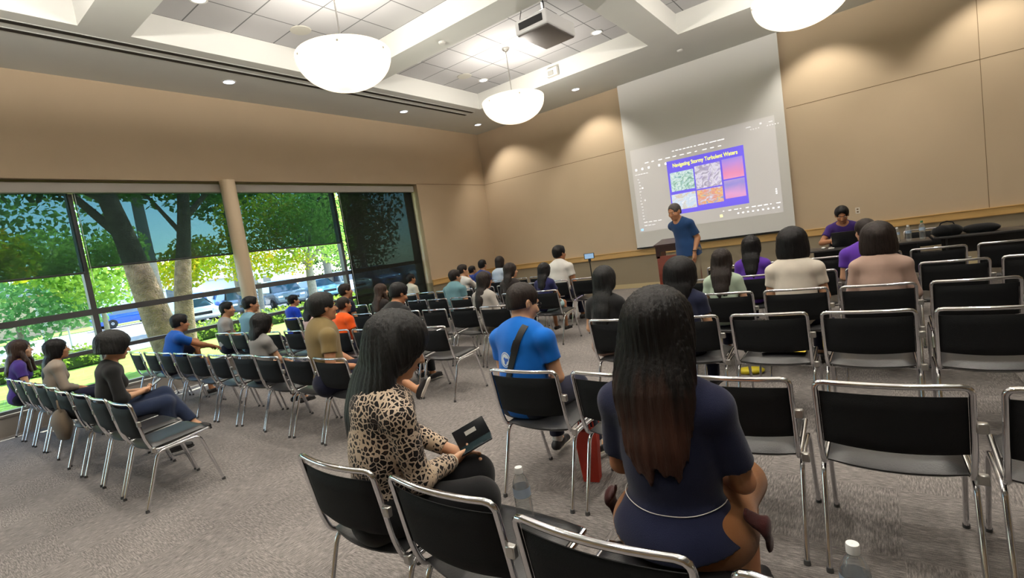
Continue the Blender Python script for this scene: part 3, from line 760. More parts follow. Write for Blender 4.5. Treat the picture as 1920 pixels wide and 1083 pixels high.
# ------------------------------------------------------------------ people
def skin(name, rgb): return mat(name, rgb, 0.55, spec=0.35, var=0.05, vscale=14, sub=0.12, bump=0.05, bscale=300)
SK = {'a': skin('skin_light', (206,160,128)), 'b': skin('skin_tan', (176,124,90)), 'c': skin('skin_warm', (190,138,104))}
def cloth(name, rgb, **k):
    k.setdefault('bump', 0.25); k.setdefault('bscale', 350); k.setdefault('var', 0.06); k.setdefault('vscale', 10)
    return mat(name, rgb, 0.9, spec=0.15, sheen=0.15, **k)
def hairm(name, rgb, tip=None):
    if name in MATS: return MATS[name]
    M = mat(name, rgb, 0.5, spec=0.25); nt, b = nodes_of(M); N = nt.nodes.new; L = nt.links.new
    tc = N('ShaderNodeTexCoord'); mp = N('ShaderNodeMapping'); mp.inputs['Scale'].default_value = (1,1,0.035); L(tc.outputs['Object'], mp.inputs['Vector'])
    n = N('ShaderNodeTexNoise'); n.inputs['Scale'].default_value = 190; n.inputs['Detail'].default_value = 4; n.inputs['Distortion'].default_value = 0.4; L(mp.outputs[0], n.inputs['Vector'])
    bp = N('ShaderNodeBump'); bp.inputs['Strength'].default_value = 0.55; bp.inputs['Distance'].default_value = 0.006; L(n.outputs['Fac'], bp.inputs['Height']); L(bp.outputs[0], b.inputs['Normal'])
    cr = N('ShaderNodeValToRGB'); e = cr.color_ramp.elements; c = lin(rgb); e[0].position = 0.3; e[0].color = (c[0]*0.5,c[1]*0.5,c[2]*0.5,1); e[1].position = 0.75; e[1].color = (c[0]*1.6,c[1]*1.6,c[2]*1.6,1)
    L(n.outputs['Fac'], cr.inputs[0])
    if tip:
        t2 = lin(tip); s = N('ShaderNodeSeparateXYZ'); L(tc.outputs['Generated'], s.inputs[0])
        n3 = N('ShaderNodeTexNoise'); n3.inputs['Scale'].default_value = 30; mp3 = N('ShaderNodeMapping'); mp3.inputs['Scale'].default_value = (1,1,0.08); L(tc.outputs['Object'], mp3.inputs['Vector']); L(mp3.outputs[0], n3.inputs['Vector'])
        ad = N('ShaderNodeMath'); ad.operation = 'MULTIPLY_ADD'; ad.inputs[1].default_value = 0.6; L(n3.outputs['Fac'], ad.inputs[0]); L(s.outputs['Z'], ad.inputs[2])
        mr = N('ShaderNodeMapRange'); mr.inputs['From Min'].default_value = 0.88; mr.inputs['From Max'].default_value = 0.42; L(ad.outputs[0], mr.inputs['Value'])
        mx = N('ShaderNodeMix'); mx.data_type = 'RGBA'; L(mr.outputs[0], mx.inputs[0]); L(cr.outputs[0], mx.inputs[6]); mx.inputs[7].default_value = (*t2,1); L(mx.outputs[2], b.inputs['Base Color'])
    else: L(cr.outputs[0], b.inputs['Base Color'])
    return M
m_hair = hairm('hair_black', (22,20,21)); m_hairb = hairm('hair_dark_brown', (38,30,27)); m_hairg = hairm('hair_grey_short', (88,82,80)); m_hairbr = hairm('hair_brown', (60,44,36))
m_hairtip = hairm('hair_brown_tips', (15,12,12), (74,46,36)); m_hairsoft = hairm('hair_soft_black', (30,30,30))
m_eye = mat('eye_white', (225,220,215), 0.2); m_iris = mat('iris_dark', (28,18,14), 0.15); m_lip = mat('lip', (150,88,78), 0.5)
m_lensg = mat('spectacle_lens', (220,225,228), 0.05, alpha=0.15)
m_wire = mat('spectacle_wire', (60,56,54), 0.3, metal=0.8)
m_shoe = mat('shoe_dark', (30,28,30), 0.5); m_sole = mat('shoe_sole', (222,216,204), 0.7); m_sock = mat('sock_white', (220,218,212), 0.9)

def ik(S, T, l1, l2, bend):
    S = np.asarray(S,float); T = np.asarray(T,float); d = T-S; D = np.linalg.norm(d)
    if D > (l1+l2)*0.995: T = S+d/D*(l1+l2)*0.995; d = T-S; D = np.linalg.norm(d)
    u = d/D; a = (l1*l1-l2*l2+D*D)/(2*D); hh = math.sqrt(max(0, l1*l1-a*a))
    b = np.asarray(bend,float); b = b-u*(b@u); b = nrm(b)
    return S+u*a+b*hh, T
def hand_prims(W, f, n, side, curl=0.5, s=1.0, spread=0.12):
    """wrist W, direction f of the palm, palm normal n (out of the palm's face), side +1 right -1 left"""
    f = nrm(f); n = nrm(n-f*(np.dot(n, f))); t = np.cross(f, n)*side    # t points to the thumb side
    P = [RC(W-f*0.01*s, W+f*0.035*s, 0.026*s, 0.034*s, n, 0.6, k=0.012), RC(W+f*0.04*s-t*0.014*s, W+f*0.075*s-t*0.018*s, 0.026*s, 0.024*s, n, 0.6, k=0.01), RC(W+f*0.04*s+t*0.014*s, W+f*0.075*s+t*0.016*s, 0.026*s, 0.024*s, n, 0.6, k=0.01)]
    lens = [0.068, 0.078, 0.073, 0.056]
    for i in range(4):
        o = (1.5-i)*0.0195*s; base = W+f*0.088*s+t*o; d = nrm(f+t*(1.5-i)*spread); L_ = lens[i]*s; p = base; ang = 0
        r = [0.0092, 0.0088, 0.0082, 0.0072]
        for j, fr in enumerate((0.45, 0.32, 0.23)):
            ang += curl*(0.75 if j == 0 else 0.9)+0.04*i
            dd = d*math.cos(ang)+n*math.sin(ang); q = p+dd*L_*fr*1.08; P.append(RC(p, q, r[j]*s, r[j+1]*s, k=0.0035)); p = q
    b = W+f*0.022*s+t*0.022*s; d1 = nrm(f*0.62+t*0.75+n*0.35); q = b+d1*0.042*s; P.append(RC(b, q, 0.0145*s, 0.0105*s, k=0.008))
    d2 = nrm(f*0.85+t*0.28+n*(0.25+curl*0.5)); q2 = q+d2*0.03*s; P.append(RC(q, q2, 0.0105*s, 0.0095*s, k=0.004)); P.append(RC(q2, q2+nrm(d2+n*0.2)*0.022*s, 0.0095*s, 0.0078*s, k=0.004))
    return P
def make_person(name, label, loc, rz=0.0, s=1.0, sex='f', skin_='a', hair=('short', m_hair), top=None, sleeve=0.55, neckline=0.06,
                bottom=('pants', None), lean=-0.12, twist=0.0, side=0.0, head=(0,0,0), arms=('lap','lap'), legs=('sit','sit'), shoe=m_shoe, sock=None,
                h=0.010, glasses=False, standing=False, width=1.0, hem=None, seed=0, group=None, extras=None, toplen=0.0, collar=None, curl=0.5, bare=True, zbase=0.0, child=False, headscale=1.15, hv=1.0, flare=0.0, peplum=0.0):
    T = thing(name, label, 'person', (loc[0], loc[1], 0), rz, group)
    w = (1.0 if sex == 'f' else 1.12)*width
    zs = 0.0
    # ---- joints in a local frame, hips at (0,0,Zh)
    Zh = 0.545 if not standing else 0.94
    sy = 1.0
    P0 = v3(0, 0, Zh)
    Rs = rotm(0, lean, side) @ np.eye(3)                     # spine tilt (negative pitch = forward)
    Rt = rotm(twist, 0, 0)
    def sp(x, y, z):                                        # point in spine frame, z above the hips
        p = Rt @ v3(x, y, 0) if abs(z) > 0.2 else v3(x, y, 0)
        return P0 + Rs @ v3(p[0], p[1], z)
    sw = 0.158*w
    Xs = Rs @ (Rt @ v3(1,0,0)); Ys = Rs @ (Rt @ v3(0,1,0)); Zs = Rs @ v3(0,0,1)
    Nk0 = sp(0, -0.018, 0.49); 
    headlean = 0.4
    Hc = sp(0, 0.015, 0.605)+v3(0, 0, 0.085)*1.0 + (Rs @ (Rt @ v3(0,0.02,0)))*(1 if head[1] >= -0.3 else 2.2)
    Hc = Hc + v3(0,0,-0.012)
    Rh = rotm(head[0]+twist, head[1], head[2])
    HS = headscale
    def hp(x, y, z): return Hc + Rh @ (v3(x, y, z)*HS)
    def grow_head(L_):
        for p_ in L_:
            if isinstance(p_, EL): p_.r = p_.r*HS
            else: p_.ra *= HS; p_.rb *= HS
        return L_
    tor = [EL(P0+v3(0,-0.01,0.0), (0.165*w*0.98, 0.125, 0.115), k=0.05),
           RC(sp(0,-0.005,0.05), sp(0,-0.02,0.24), 0.138*w, 0.125*w, Ys, 0.74, k=0.05),
           RC(sp(0,-0.02,0.24), sp(0,-0.02,0.40), 0.132*w, 0.142*w, Ys, 0.72, k=0.05),
           RC(sp(-0.10*w,-0.02,0.445), sp(0.10*w,-0.02,0.445), 0.068, 0.068, k=0.05),
           RC(sp(0,-0.022,0.44), sp(0,-0.018,0.515), 0.085, 0.05, k=0.04)]
    if sex == 'f':
        for sx in (-1,1): tor.append(EL(sp(sx*0.062*w, 0.065, 0.315), (0.055,0.05,0.055), k=0.04))
    neck = [RC(sp(0,-0.015,0.48), Hc+Rh @ v3(0,-0.02,-0.06), 0.054 if sex == 'f' else 0.060, 0.050 if sex == 'f' else 0.056, k=0.03)]
    hd = [EL(hp(0,-0.012,0.030), (0.076,0.096,0.088), Rh, k=0.02), EL(hp(0,0.022,-0.030), (0.062,0.066,0.082), Rh, k=0.02), EL(hp(0,0.032,-0.078), (0.043,0.045,0.034), Rh, k=0.02),
          EL(hp(0,0.066,-0.097), (0.02,0.016,0.015), Rh, k=0.015), EL(hp(-0.036,0.058,-0.028), (0.026,0.026,0.026), Rh, k=0.015), EL(hp(0.036,0.058,-0.028), (0.026,0.026,0.026), Rh, k=0.015),
          RC(hp(-0.032,0.080,0.022), hp(0.032,0.080,0.022), 0.010, 0.010, k=0.012),
          EL(hp(-0.031,0.098,0.003), (0.018,0.015,0.011), Rh, k=0.010, sub=True), EL(hp(0.031,0.098,0.003), (0.018,0.015,0.011), Rh, k=0.010, sub=True),
          RC(hp(0,0.085,0.004), hp(0,0.104,-0.034), 0.0075, 0.0125, k=0.008), EL(hp(-0.012,0.094,-0.037), (0.008,0.009,0.007), Rh, k=0.005), EL(hp(0.012,0.094,-0.037), (0.008,0.009,0.007), Rh, k=0.005),
          EL(hp(0,0.084,-0.058), (0.022,0.011,0.006), Rh, k=0.006), EL(hp(0,0.082,-0.069), (0.019,0.011,0.006), Rh, k=0.006)]
    for sx in (-1,1):
        hd.append(EL(hp(sx*0.077,-0.004,-0.004), (0.009,0.019,0.031), Rh @ rotm(sx*0.35,0.12,0), k=0.006)); hd.append(EL(hp(sx*0.088,0.002,0.0), (0.006,0.010,0.017), Rh, k=0.004, sub=True))
    grow_head(hd)
    body = list(tor)+neck+hd
    shirt = [p.grown(0.013, k=0.045) for p in tor]
    slv = []
    # ---- arms
    HANDS = {}
    for i, sx in enumerate((-1, 1)):         # arms[0] = left (x<0), arms[1] = right
        spec = arms[i]; S = sp(sx*sw, -0.02, 0.432)
        l1, l2 = 0.275, 0.245
        bend = v3(sx*0.7, -0.5, -0.7)
        n = v3(-sx*0.3, 0.2, -1.0)
        if isinstance(spec, dict):
            Tt = v3(*spec['at']); bend = v3(*spec.get('bend', tuple(bend))); n = v3(*spec.get('n', tuple(n))); cu = spec.get('curl', curl)
            fdir = spec.get('f')
        else:
            fdir = None; cu = curl
            if spec == 'lap': Tt = P0+v3(sx*0.075, 0.235, 0.10)
            elif spec == 'knee': Tt = P0+v3(sx*0.10, 0.33, 0.085)
            elif spec == 'phone': Tt = P0+v3(sx*0.065, 0.25, 0.16); n = v3(-sx*0.6, -0.3, 0.8)
            elif spec == 'crossed': Tt = P0+Rs @ v3(-sx*0.06, 0.17, 0.22); n = v3(0,-1,0); fdir = (-sx,0.1,0.1)
            elif spec == 'chin': Tt = Hc+Rh @ v3(sx*0.03, 0.10, -0.17); n = v3(-sx*0.4,-1,0.2); fdir = (-sx*0.3,-0.1,1); cu = 1.1; bend = v3(sx*0.4,0.3,-1)
            elif spec == 'down': Tt = S+v3(sx*0.06, 0.03, -0.50); bend = v3(0,-1,0); n = v3(-sx,0,0); fdir = (0,0.15,-1); cu = 0.35
            else: Tt = P0+v3(sx*0.08, 0.22, 0.10)
        E_, Wp = ik(S, Tt, l1, l2, bend)
        fd = nrm(fdir) if fdir is not None else nrm(Wp-E_)
        ra = 1.0 if sex == 'f' else 1.12
        up = RC(S, E_, 0.050*ra*width**0.5, 0.037*ra, k=0.03); fo = RC(E_, Wp, 0.038*ra, 0.0255*ra, k=0.012)
        fo2 = RC(E_+(Wp-E_)*0.08, E_+(Wp-E_)*0.45, 0.040*ra, 0.034*ra, k=0.012)
        body += [up, fo, fo2]+hand_prims(Wp+fd*0.012, fd, n, -sx*1.0, cu, 0.97 if sex == 'f' else 1.06)
        HANDS[i] = (Wp, fd, nrm(n), E_)
        if sleeve > 0:
            if sleeve <= 1: 
                slv.append(RC(S, S+(E_-S)*sleeve, 0.058*ra, 0.056*ra+0.004, k=0.03, flat=True))
                slv.append(EL(S, (0.058*ra,)*3, k=0.04))
            else:
                slv.append(EL(S, (0.058*ra,)*3, k=0.04)); slv.append(RC(S, E_, 0.058*ra, 0.052*ra, k=0.03)); slv.append(RC(E_, E_+(Wp-E_)*(sleeve-1), 0.052*ra, 0.042*ra, k=0.03, flat=True))
        else: slv.append(RC(sp(sx*0.08*w,-0.02,0.45), sp(sx*0.145*w,-0.02,0.45), 0.078, 0.072, k=0.03))
    # ---- legs
    pants = [EL(P0+v3(0,-0.005,-0.01), (0.165*w+0.012, 0.135, 0.12), k=0.04)]
    feet = []
    hipx = 0.088*w
    for i, sx in enumerate((-1, 1)):
        spec = legs[i]; Hh = P0+v3(sx*hipx, 0.0, -0.005)
        l1, l2 = 0.425, 0.425
        if standing and spec == 'sit': K = v3(sx*0.10, 0.02, 0.50); A = v3(sx*0.11, -0.01, 0.085); fd = v3(sx*0.15,1,0)
        elif isinstance(spec, dict): K = v3(*spec['knee']); A = v3(*spec['ankle']); fd = v3(*spec.get('f', (0,1,0)))
        elif spec == 'sit': K = v3(sx*0.12, 0.42, 0.535); A = v3(sx*0.115, 0.42, 0.085); fd = v3(sx*0.12,1,0)
        elif spec == 'fwd': K = v3(sx*0.12, 0.42, 0.53); A = v3(sx*0.12, 0.56, 0.085); fd = v3(sx*0.1,1,0.1)
        elif spec == 'back': K = v3(sx*0.12, 0.42, 0.53); A = v3(sx*0.10, 0.27, 0.10); fd = v3(0,1,-0.2)
        elif spec == 'over': K = v3(-sx*0.02, 0.44, 0.62); A = v3(-sx*0.17, 0.62, 0.26); fd = v3(-sx*0.2,1,-0.25)
        fd = nrm(fd)
        body += [RC(Hh, K, 0.082*w, 0.056*w**0.5, k=0.04), RC(K, A, 0.052, 0.034, k=0.02), RC(K+(A-K)*0.12+v3(0,-0.012,0), K+(A-K)*0.5+v3(0,-0.014,0), 0.050, 0.042, k=0.02), EL(K, (0.055,)*3, k=0.02)]
        up = nrm(v3(0,0,1)-fd*fd[2]); heel = A-fd*0.03-up*0.045; toe = A+fd*0.125-up*0.052
        body += [RC(heel, A+fd*0.03-up*0.02, 0.033, 0.034, k=0.02), RC(A+fd*0.02-up*0.025, toe, 0.034, 0.024, k=0.02)]
        feet.append((A, fd, up))
        g = 0.016
        if flare: pants += [EL(P0+v3(sx*0.06,0.05,-0.03), (0.165+flare,0.17,0.11), k=0.05)]
        if bottom[0] == 'pants': pants += [RC(Hh, K, 0.082*w+g, 0.056*w**0.5+g+0.006, k=0.035), EL(K, (0.072,)*3, k=0.03), RC(K, K+(A-K)*0.93, 0.068, 0.058, k=0.03, flat=True), RC(K+(A-K)*0.12+v3(0,-0.012,0), K+(A-K)*0.55+v3(0,-0.014,0), 0.066, 0.060, k=0.03)]
        elif bottom[0] == 'shorts': pants += [RC(Hh, Hh+(K-Hh)*0.82, 0.082*w+g+0.004, 0.082*w**0.5+0.008, k=0.035, flat=True)]
        elif bottom[0] == 'skirt': pants += [RC(Hh, Hh+(K-Hh)*0.95, 0.082*w+g+0.004, 0.088*w**0.5, k=0.09, flat=True)]
    bm_ = sdf_mesh('body', body, h, SK[skin_], smooth=1)
    KIDO = []
    def part(nm, me, lab=None, par=None):
        o = bpy.data.objects.new(nm, me); COL.objects.link(o); o.parent = par or T
        if lab: o['label'] = lab
        KIDO.append(o); return o
    part('body', bm_)
    # shirt
    hemz = (-0.075 if hem is None else hem)
    def hemcut(X, Y, Z): return (P0[2]+hemz+(0.9*X*X if peplum else 0.012*np.sin(9*X+seed))+0.0*Y)-Z
    nr = neckline; nc = sp(0, 0.012, 0.535)
    sh = shirt+slv+[EL(nc, (0.066+nr*0.3, 0.066+nr*0.4, 0.055+nr*0.25), Rs, k=0.008, sub=True)]
    if toplen: sh.insert(0, RC(sp(0,-0.005,0.06), P0+v3(0,0,-toplen), 0.165*w+0.012, 0.17*w+0.02, Ys, 0.84, k=0.05, flat=True))
    if peplum: sh.insert(0, EL(P0+v3(0,-0.005,0.0), (0.165*w+peplum, 0.135+peplum, 0.13), k=0.04)); sh.insert(0, EL(P0+v3(0,0.0,-0.04), (0.165*w+peplum+0.01, 0.14+peplum, 0.10), k=0.04))
    cuts = [hemcut]
    part('shirt', sdf_mesh('shirt', sh, h, top, cuts=cuts, noise=fold_noise(seed+3, 0.0045 if h < 0.009 else 0.004), smooth=1))
    if collar:
        cb_ = [RC(sp(0.055*math.cos(a), 0.005+0.055*math.sin(a), 0.50-0.012*math.sin(a)), sp(0.055*math.cos(a+0.45), 0.005+0.055*math.sin(a+0.45), 0.50-0.012*math.sin(a+0.45)), 0.012, 0.012, Zs, 2.0, k=0.006) for a in np.arange(PI*0.62, PI*2.38, 0.45)]
        part('collar', sdf_mesh('collar', cb_, 0.006, collar, smooth=1))
    if bottom[1]:
        nm = {'pants': 'trousers', 'shorts': 'shorts', 'skirt': 'skirt'}[bottom[0]]
        part(nm, sdf_mesh(nm, pants, h, bottom[1], noise=fold_noise(seed+9, 0.004, 20), smooth=1))
    for (A, fd, up) in feet:
        heel = A-fd*0.035-up*0.045; toe = A+fd*0.13-up*0.050
        so = part('shoe', sdf_mesh('shoe', [RC(heel, A+fd*0.03-up*0.02, 0.041, 0.042, k=0.02), RC(A+fd*0.02-up*0.03, toe, 0.042, 0.033, k=0.02)], max(h*0.7,0.006), shoe if not isinstance(shoe, tuple) else shoe[0],
                  cuts=[lambda X,Y,Z,A=A,up=up: (X-A[0])*up[0]+(Y-A[1])*up[1]+(Z-A[2])*up[2]+0.005, lambda X,Y,Z,A=A,up=up: -((X-A[0])*up[0]+(Y-A[1])*up[1]+(Z-A[2])*up[2])-0.076], smooth=1))
        sw_ = nrm(np.cross(fd, up))
        part('sole', sdf_mesh('sole', [RC(heel-up*0.02, heel-up*0.021+fd*0.05, 0.036,0.034, up, 0.35, k=0.02), RC(heel-up*0.021+fd*0.05, toe-up*0.018, 0.034,0.041, up, 0.35, k=0.02)], 0.006, m_sole if isinstance(shoe, tuple) else mat('dark_sole',(24,23,24),0.7)), None, so)
        if sock: part('sock', sdf_mesh('sock', [RC(A-up*0.02, A+nrm(up*0.9-fd*0.05)*0.09, 0.041, 0.041, k=0.01, flat=True)], 0.007, sock))
    # eyes and face details
    if head[3:] != ('nof',):
        for sx in (-1, 1):
            R4 = Matrix([[*Rh[0],0],[*Rh[1],0],[*Rh[2],0],[0,0,0,1]])
            e = obj('eye', MB().ell(hp(sx*0.031,0.0768,0.002), (0.0135,0.0115,0.0066), 12, 8, M=R4), m_eye, T)
            obj('iris', MB().ell(hp(sx*0.031,0.0852,0.002), (0.0060,0.0040,0.0058), 10, 6, M=R4), m_iris, e)
            obj('eyebrow', MB().tube([hp(sx*0.016,0.0885,0.0225), hp(sx*0.032,0.0868,0.0275), hp(sx*0.048,0.0765,0.0215)], [0.0022,0.0028,0.0012], 6), hair[1], T)
        obj('lips', MB().tube([hp(-0.021,0.0855,-0.063), hp(-0.008,0.0945,-0.0615), hp(0,0.0945,-0.063), hp(0.008,0.0945,-0.0615), hp(0.021,0.0855,-0.063)], [0.0012,0.0034,0.003,0.0034,0.0012], 6), m_lip, T)
    # hair
    ht, hm = hair[0], hair[1]; hh = min(h, 0.008)
    face = EL(hp(0,0.115,-0.045), (0.068,0.062,0.105), Rh, k=0.012, sub=True)
    cx, cy = Hc[0], Hc[1]
    def pl(n_, c_):       # keep where n.p > c, in head frame
        n_w = Rh @ nrm(n_); 
        return lambda X, Y, Z: c_-((X-Hc[0])*n_w[0]+(Y-Hc[1])*n_w[1]+(Z-Hc[2])*n_w[2])
    sn = strand_noise(cx, cy, 0.0022, 40, seed)
    back = -Ys
    def big(L_, post=()):
        for p_ in L_:
            if isinstance(p_, EL) and not p_.sub: p_.r = p_.r*np.array([hv, 1+(hv-1)*0.7, 1+(hv-1)*0.6])
        return grow_head(L_)
    if ht == 'short':
        hps = [EL(hp(0,-0.014,0.038), (0.084,0.104,0.092), Rh, k=0.02), EL(hp(0,-0.045,-0.005), (0.074,0.062,0.075), Rh, k=0.02), EL(hp(0,0.045,0.085), (0.05,0.04,0.03), Rh, k=0.02)]
        hps += [EL(hp(0,0.122,-0.004), (0.077,0.066,0.088), Rh, k=0.01, sub=True)]+[EL(hp(sx*0.083,0.022,-0.03), (0.022,0.034,0.042), Rh, k=0.008, sub=True) for sx in (-1,1)]
        if ht not in ('long','verylong'): big(hps)
        me = sdf_mesh('hair', hps, hh, hm, cuts=[pl((0,-0.35,1), -0.032)], noise=sn)
    elif ht == 'crop':
        hps = [EL(hp(0,-0.013,0.034), (0.0795,0.0995,0.0905), Rh, k=0.02), EL(hp(0,-0.045,-0.01), (0.068,0.062,0.068), Rh, k=0.02)]
        hps += [EL(hp(0,0.124,0.004), (0.080,0.066,0.090), Rh, k=0.01, sub=True)]+[EL(hp(sx*0.083,0.025,-0.03), (0.022,0.036,0.046), Rh, k=0.008, sub=True) for sx in (-1,1)]
        if ht not in ('long','verylong'): big(hps)
        me = sdf_mesh('hair', hps, hh, hm, cuts=[pl((0,-0.35,1), -0.028)], noise=sn)
    elif ht == 'bald':
        hps = [EL(hp(0,-0.013,0.030), (0.0785,0.0985,0.0890), Rh, k=0.02), EL(hp(0,0.10,0.03), (0.085,0.085,0.10), Rh, k=0.01, sub=True)]
        if ht not in ('long','verylong'): big(hps)
        me = sdf_mesh('hair', hps, hh, hm, cuts=[pl((0,-0.3,1), -0.032)], noise=sn)
    elif ht in ('bob', 'bowl'):
        lo_ = -0.135 if ht == 'bob' else -0.075; q = hair[2] if len(hair) > 2 else 1.0
        hps = [EL(hp(0,-0.018,0.034), (0.094*q,0.112,0.100), Rh, k=0.03), EL(hp(0,-0.032,-0.035), (0.100*q,0.092,0.085), Rh, k=0.03), EL(hp(0,-0.045,-0.085), (0.098*q,0.075,0.075), Rh, k=0.03), face, EL(hp(0,0.10,-0.12),(0.07,0.08,0.08),Rh,k=0.012,sub=True)]
        if ht == 'bowl': hps = hps[:2]+[hps[3]]
        if ht not in ('long','verylong'): big(hps)
        me = sdf_mesh('hair', hps, hh, hm, cuts=[pl((0,0,1), lo_)], noise=strand_noise(cx, cy, 0.003, 44, seed))
    elif ht == 'pony':
        hps = [EL(hp(0,-0.014,0.036), (0.083,0.103,0.092), Rh, k=0.02), EL(hp(0,-0.04,-0.01), (0.078,0.07,0.075), Rh, k=0.02), face,
               RC(hp(0,-0.10,0.0), hp(0,-0.135,-0.03), 0.028, 0.034, k=0.02), RC(hp(0,-0.135,-0.03), hp(0,-0.135,-0.20), 0.034, 0.02, k=0.02)]
        if ht not in ('long','verylong'): big(hps)
        me = sdf_mesh('hair', hps, hh, hm, noise=sn)
    elif ht in ('long', 'verylong'):
        opt = hair[2] if len(hair) > 2 else {}
        L_ = opt.get('len', 0.34); wd = opt.get('w', 0.088); dx = opt.get('dx', 0.0)
        hps = [EL(hp(0,-0.016,0.034), (0.090,0.110,0.098), Rh, k=0.03), EL(hp(0,-0.032,-0.03), (0.094,0.088,0.085), Rh, k=0.03), face, EL(hp(0,0.10,-0.12),(0.07,0.07,0.08),Rh,k=0.012,sub=True)]
        big(hps); a0 = hp(0,-0.055,-0.03)
        # hangs down outside the back of the torso
        pts = [a0]
        nst = 5
        for j in range(1, nst+1):
            f_ = j/nst; z = a0[2]-L_*f_
            zz = max(0.05, (z-P0[2])/max(Zs[2],0.5)); depth = 0.095 if zz > 0.40 else 0.115
            q = sp(0, -0.018-depth+0.012*f_, zz); q[2] = z
            k_ = min(1, f_*2.2); p_ = a0*(1-k_)+q*k_; p_[2] = z; p_[0] += dx*f_
            pts.append(p_)
        for j in range(nst):
            w0 = wd*(1.08-0.02*j) if j < 3 else wd*(1.0-0.13*(j-2)); w1 = wd*(1.08-0.02*(j+1)) if j < 2 else wd*(1.0-0.15*(j-1))
            w0 *= opt.get('flare', 1.0)**j; w1 *= opt.get('flare', 1.0)**(j+1)
            hps.append(RC(pts[j], pts[j+1], w0, w1, Ys, 0.42, k=0.03))
        if opt.get('front'):
            for sx in opt['front']: hps += [RC(hp(sx*0.075,0.01,-0.04), hp(sx*0.085,0.04,-0.15), 0.03, 0.034, k=0.02), RC(hp(sx*0.085,0.04,-0.15), hp(sx*0.085,0.055,-0.28), 0.034, 0.022, k=0.02)]
        cb = pts[-1]
        if ht not in ('long','verylong'): big(hps)
        me = sdf_mesh('hair', hps, hh, hm, noise=strand_noise(cx, cy-0.0, 0.0035, 40, seed), clean=True,
                      cuts=[lambda X,Y,Z: (cb[2]-0.01+0.025*np.sin(60*X+seed)+0.02*np.sin(131*X+1))-Z+0*Y])
    else: me = None
    if me is not None: HO = part('hair', me)
    if glasses:
        gb = MB()
        for sx in (-1, 1):
            c = [hp(sx*(0.032)+0.021*math.cos(a), 0.101-0.006*abs(math.cos(a)) if sx*math.cos(a) > 0 else 0.101, 0.001+0.016*math.sin(a)) for a in np.linspace(0, 2*PI, 17)[:-1]]
            gb.tube(c, 0.0013, 5, closed=True); gb.tube([hp(sx*0.053,0.096,0.004), hp(sx*0.078,0.05,0.006), hp(sx*0.083,-0.005,0.006)], 0.0013, 5)
        gb.tube([hp(-0.011,0.102,0.004), hp(0,0.104,0.007), hp(0.011,0.102,0.004)], 0.0013, 5)
        obj('glasses', gb, m_wire, T)
    T.scale = (s, s, s)
    T['_h'] = 0; del T['_h']
    INFO = dict(T=T, hands=HANDS, P0=P0, Hc=Hc, Rh=Rh, sp=sp, Ys=Ys, Xs=Xs, Zs=Zs, s=s, rz=rz, loc=loc, part=part)
    return INFO
def to_world(info, p):
    c, s_ = math.cos(info['rz']), math.sin(info['rz']); p = np.asarray(p)*info['s']
    return v3(info['loc'][0]+c*p[0]-s_*p[1], info['loc'][1]+s_*p[0]+c*p[1], p[2])
# ------------------------------------------------------------------ the audience
from mathutils.bvhtree import BVHTree
def leopard():
    M = mat('leopard_print', (210,192,165), 0.8, spec=0.2, sheen=0.1); nt, b = nodes_of(M); N = nt.nodes.new; L = nt.links.new
    tc = N('ShaderNodeTexCoord'); wn = N('ShaderNodeTexNoise'); wn.inputs['Scale'].default_value = 22; L(tc.outputs['Object'], wn.inputs['Vector'])
    mx = N('ShaderNodeMix'); mx.data_type = 'VECTOR'; mx.inputs[0].default_value = 0.035; L(tc.outputs['Object'], mx.inputs[4]); L(wn.outputs['Color'], mx.inputs[5])
    vo = N('ShaderNodeTexVoronoi'); vo.feature = 'DISTANCE_TO_EDGE'; vo.inputs['Scale'].default_value = 46; L(mx.outputs[1], vo.inputs['Vector'])
    big = N('ShaderNodeTexNoise'); big.inputs['Scale'].default_value = 6.5; big.inputs['Detail'].default_value = 2; L(tc.outputs['Object'], big.inputs['Vector'])
    th = N('ShaderNodeMapRange'); th.inputs['From Min'].default_value = 0.35; th.inputs['From Max'].default_value = 0.65; th.inputs['To Min'].default_value = 0.02; th.inputs['To Max'].default_value = 0.20; L(big.outputs['Fac'], th.inputs['Value'])
    gt = N('ShaderNodeMath'); gt.operation = 'GREATER_THAN'; L(vo.outputs['Distance'], gt.inputs[0]); L(th.outputs[0], gt.inputs[1])
    v2 = N('ShaderNodeMath'); v2.operation = 'GREATER_THAN'; v2.inputs[1].default_value = 0.36; L(vo.outputs['Distance'], v2.inputs[0])
    c1 = N('ShaderNodeMix'); c1.data_type = 'RGBA'; c1.inputs[6].default_value = (*lin((24,20,22)),1); c1.inputs[7].default_value = (*lin((70,50,40)),1); L(v2.outputs[0], c1.inputs[0])
    base = N('ShaderNodeMix'); base.data_type = 'RGBA'; base.inputs[6].default_value = (*lin((190,180,176)),1); base.inputs[7].default_value = (*lin((208,180,140)),1); L(big.outputs['Fac'], base.inputs[0])
    c2 = N('ShaderNodeMix'); c2.data_type = 'RGBA'; L(gt.outputs[0], c2.inputs[0]); L(base.outputs[2], c2.inputs[6]); L(c1.outputs[2], c2.inputs[7]); L(c2.outputs[2], b.inputs['Base Color'])
    return M
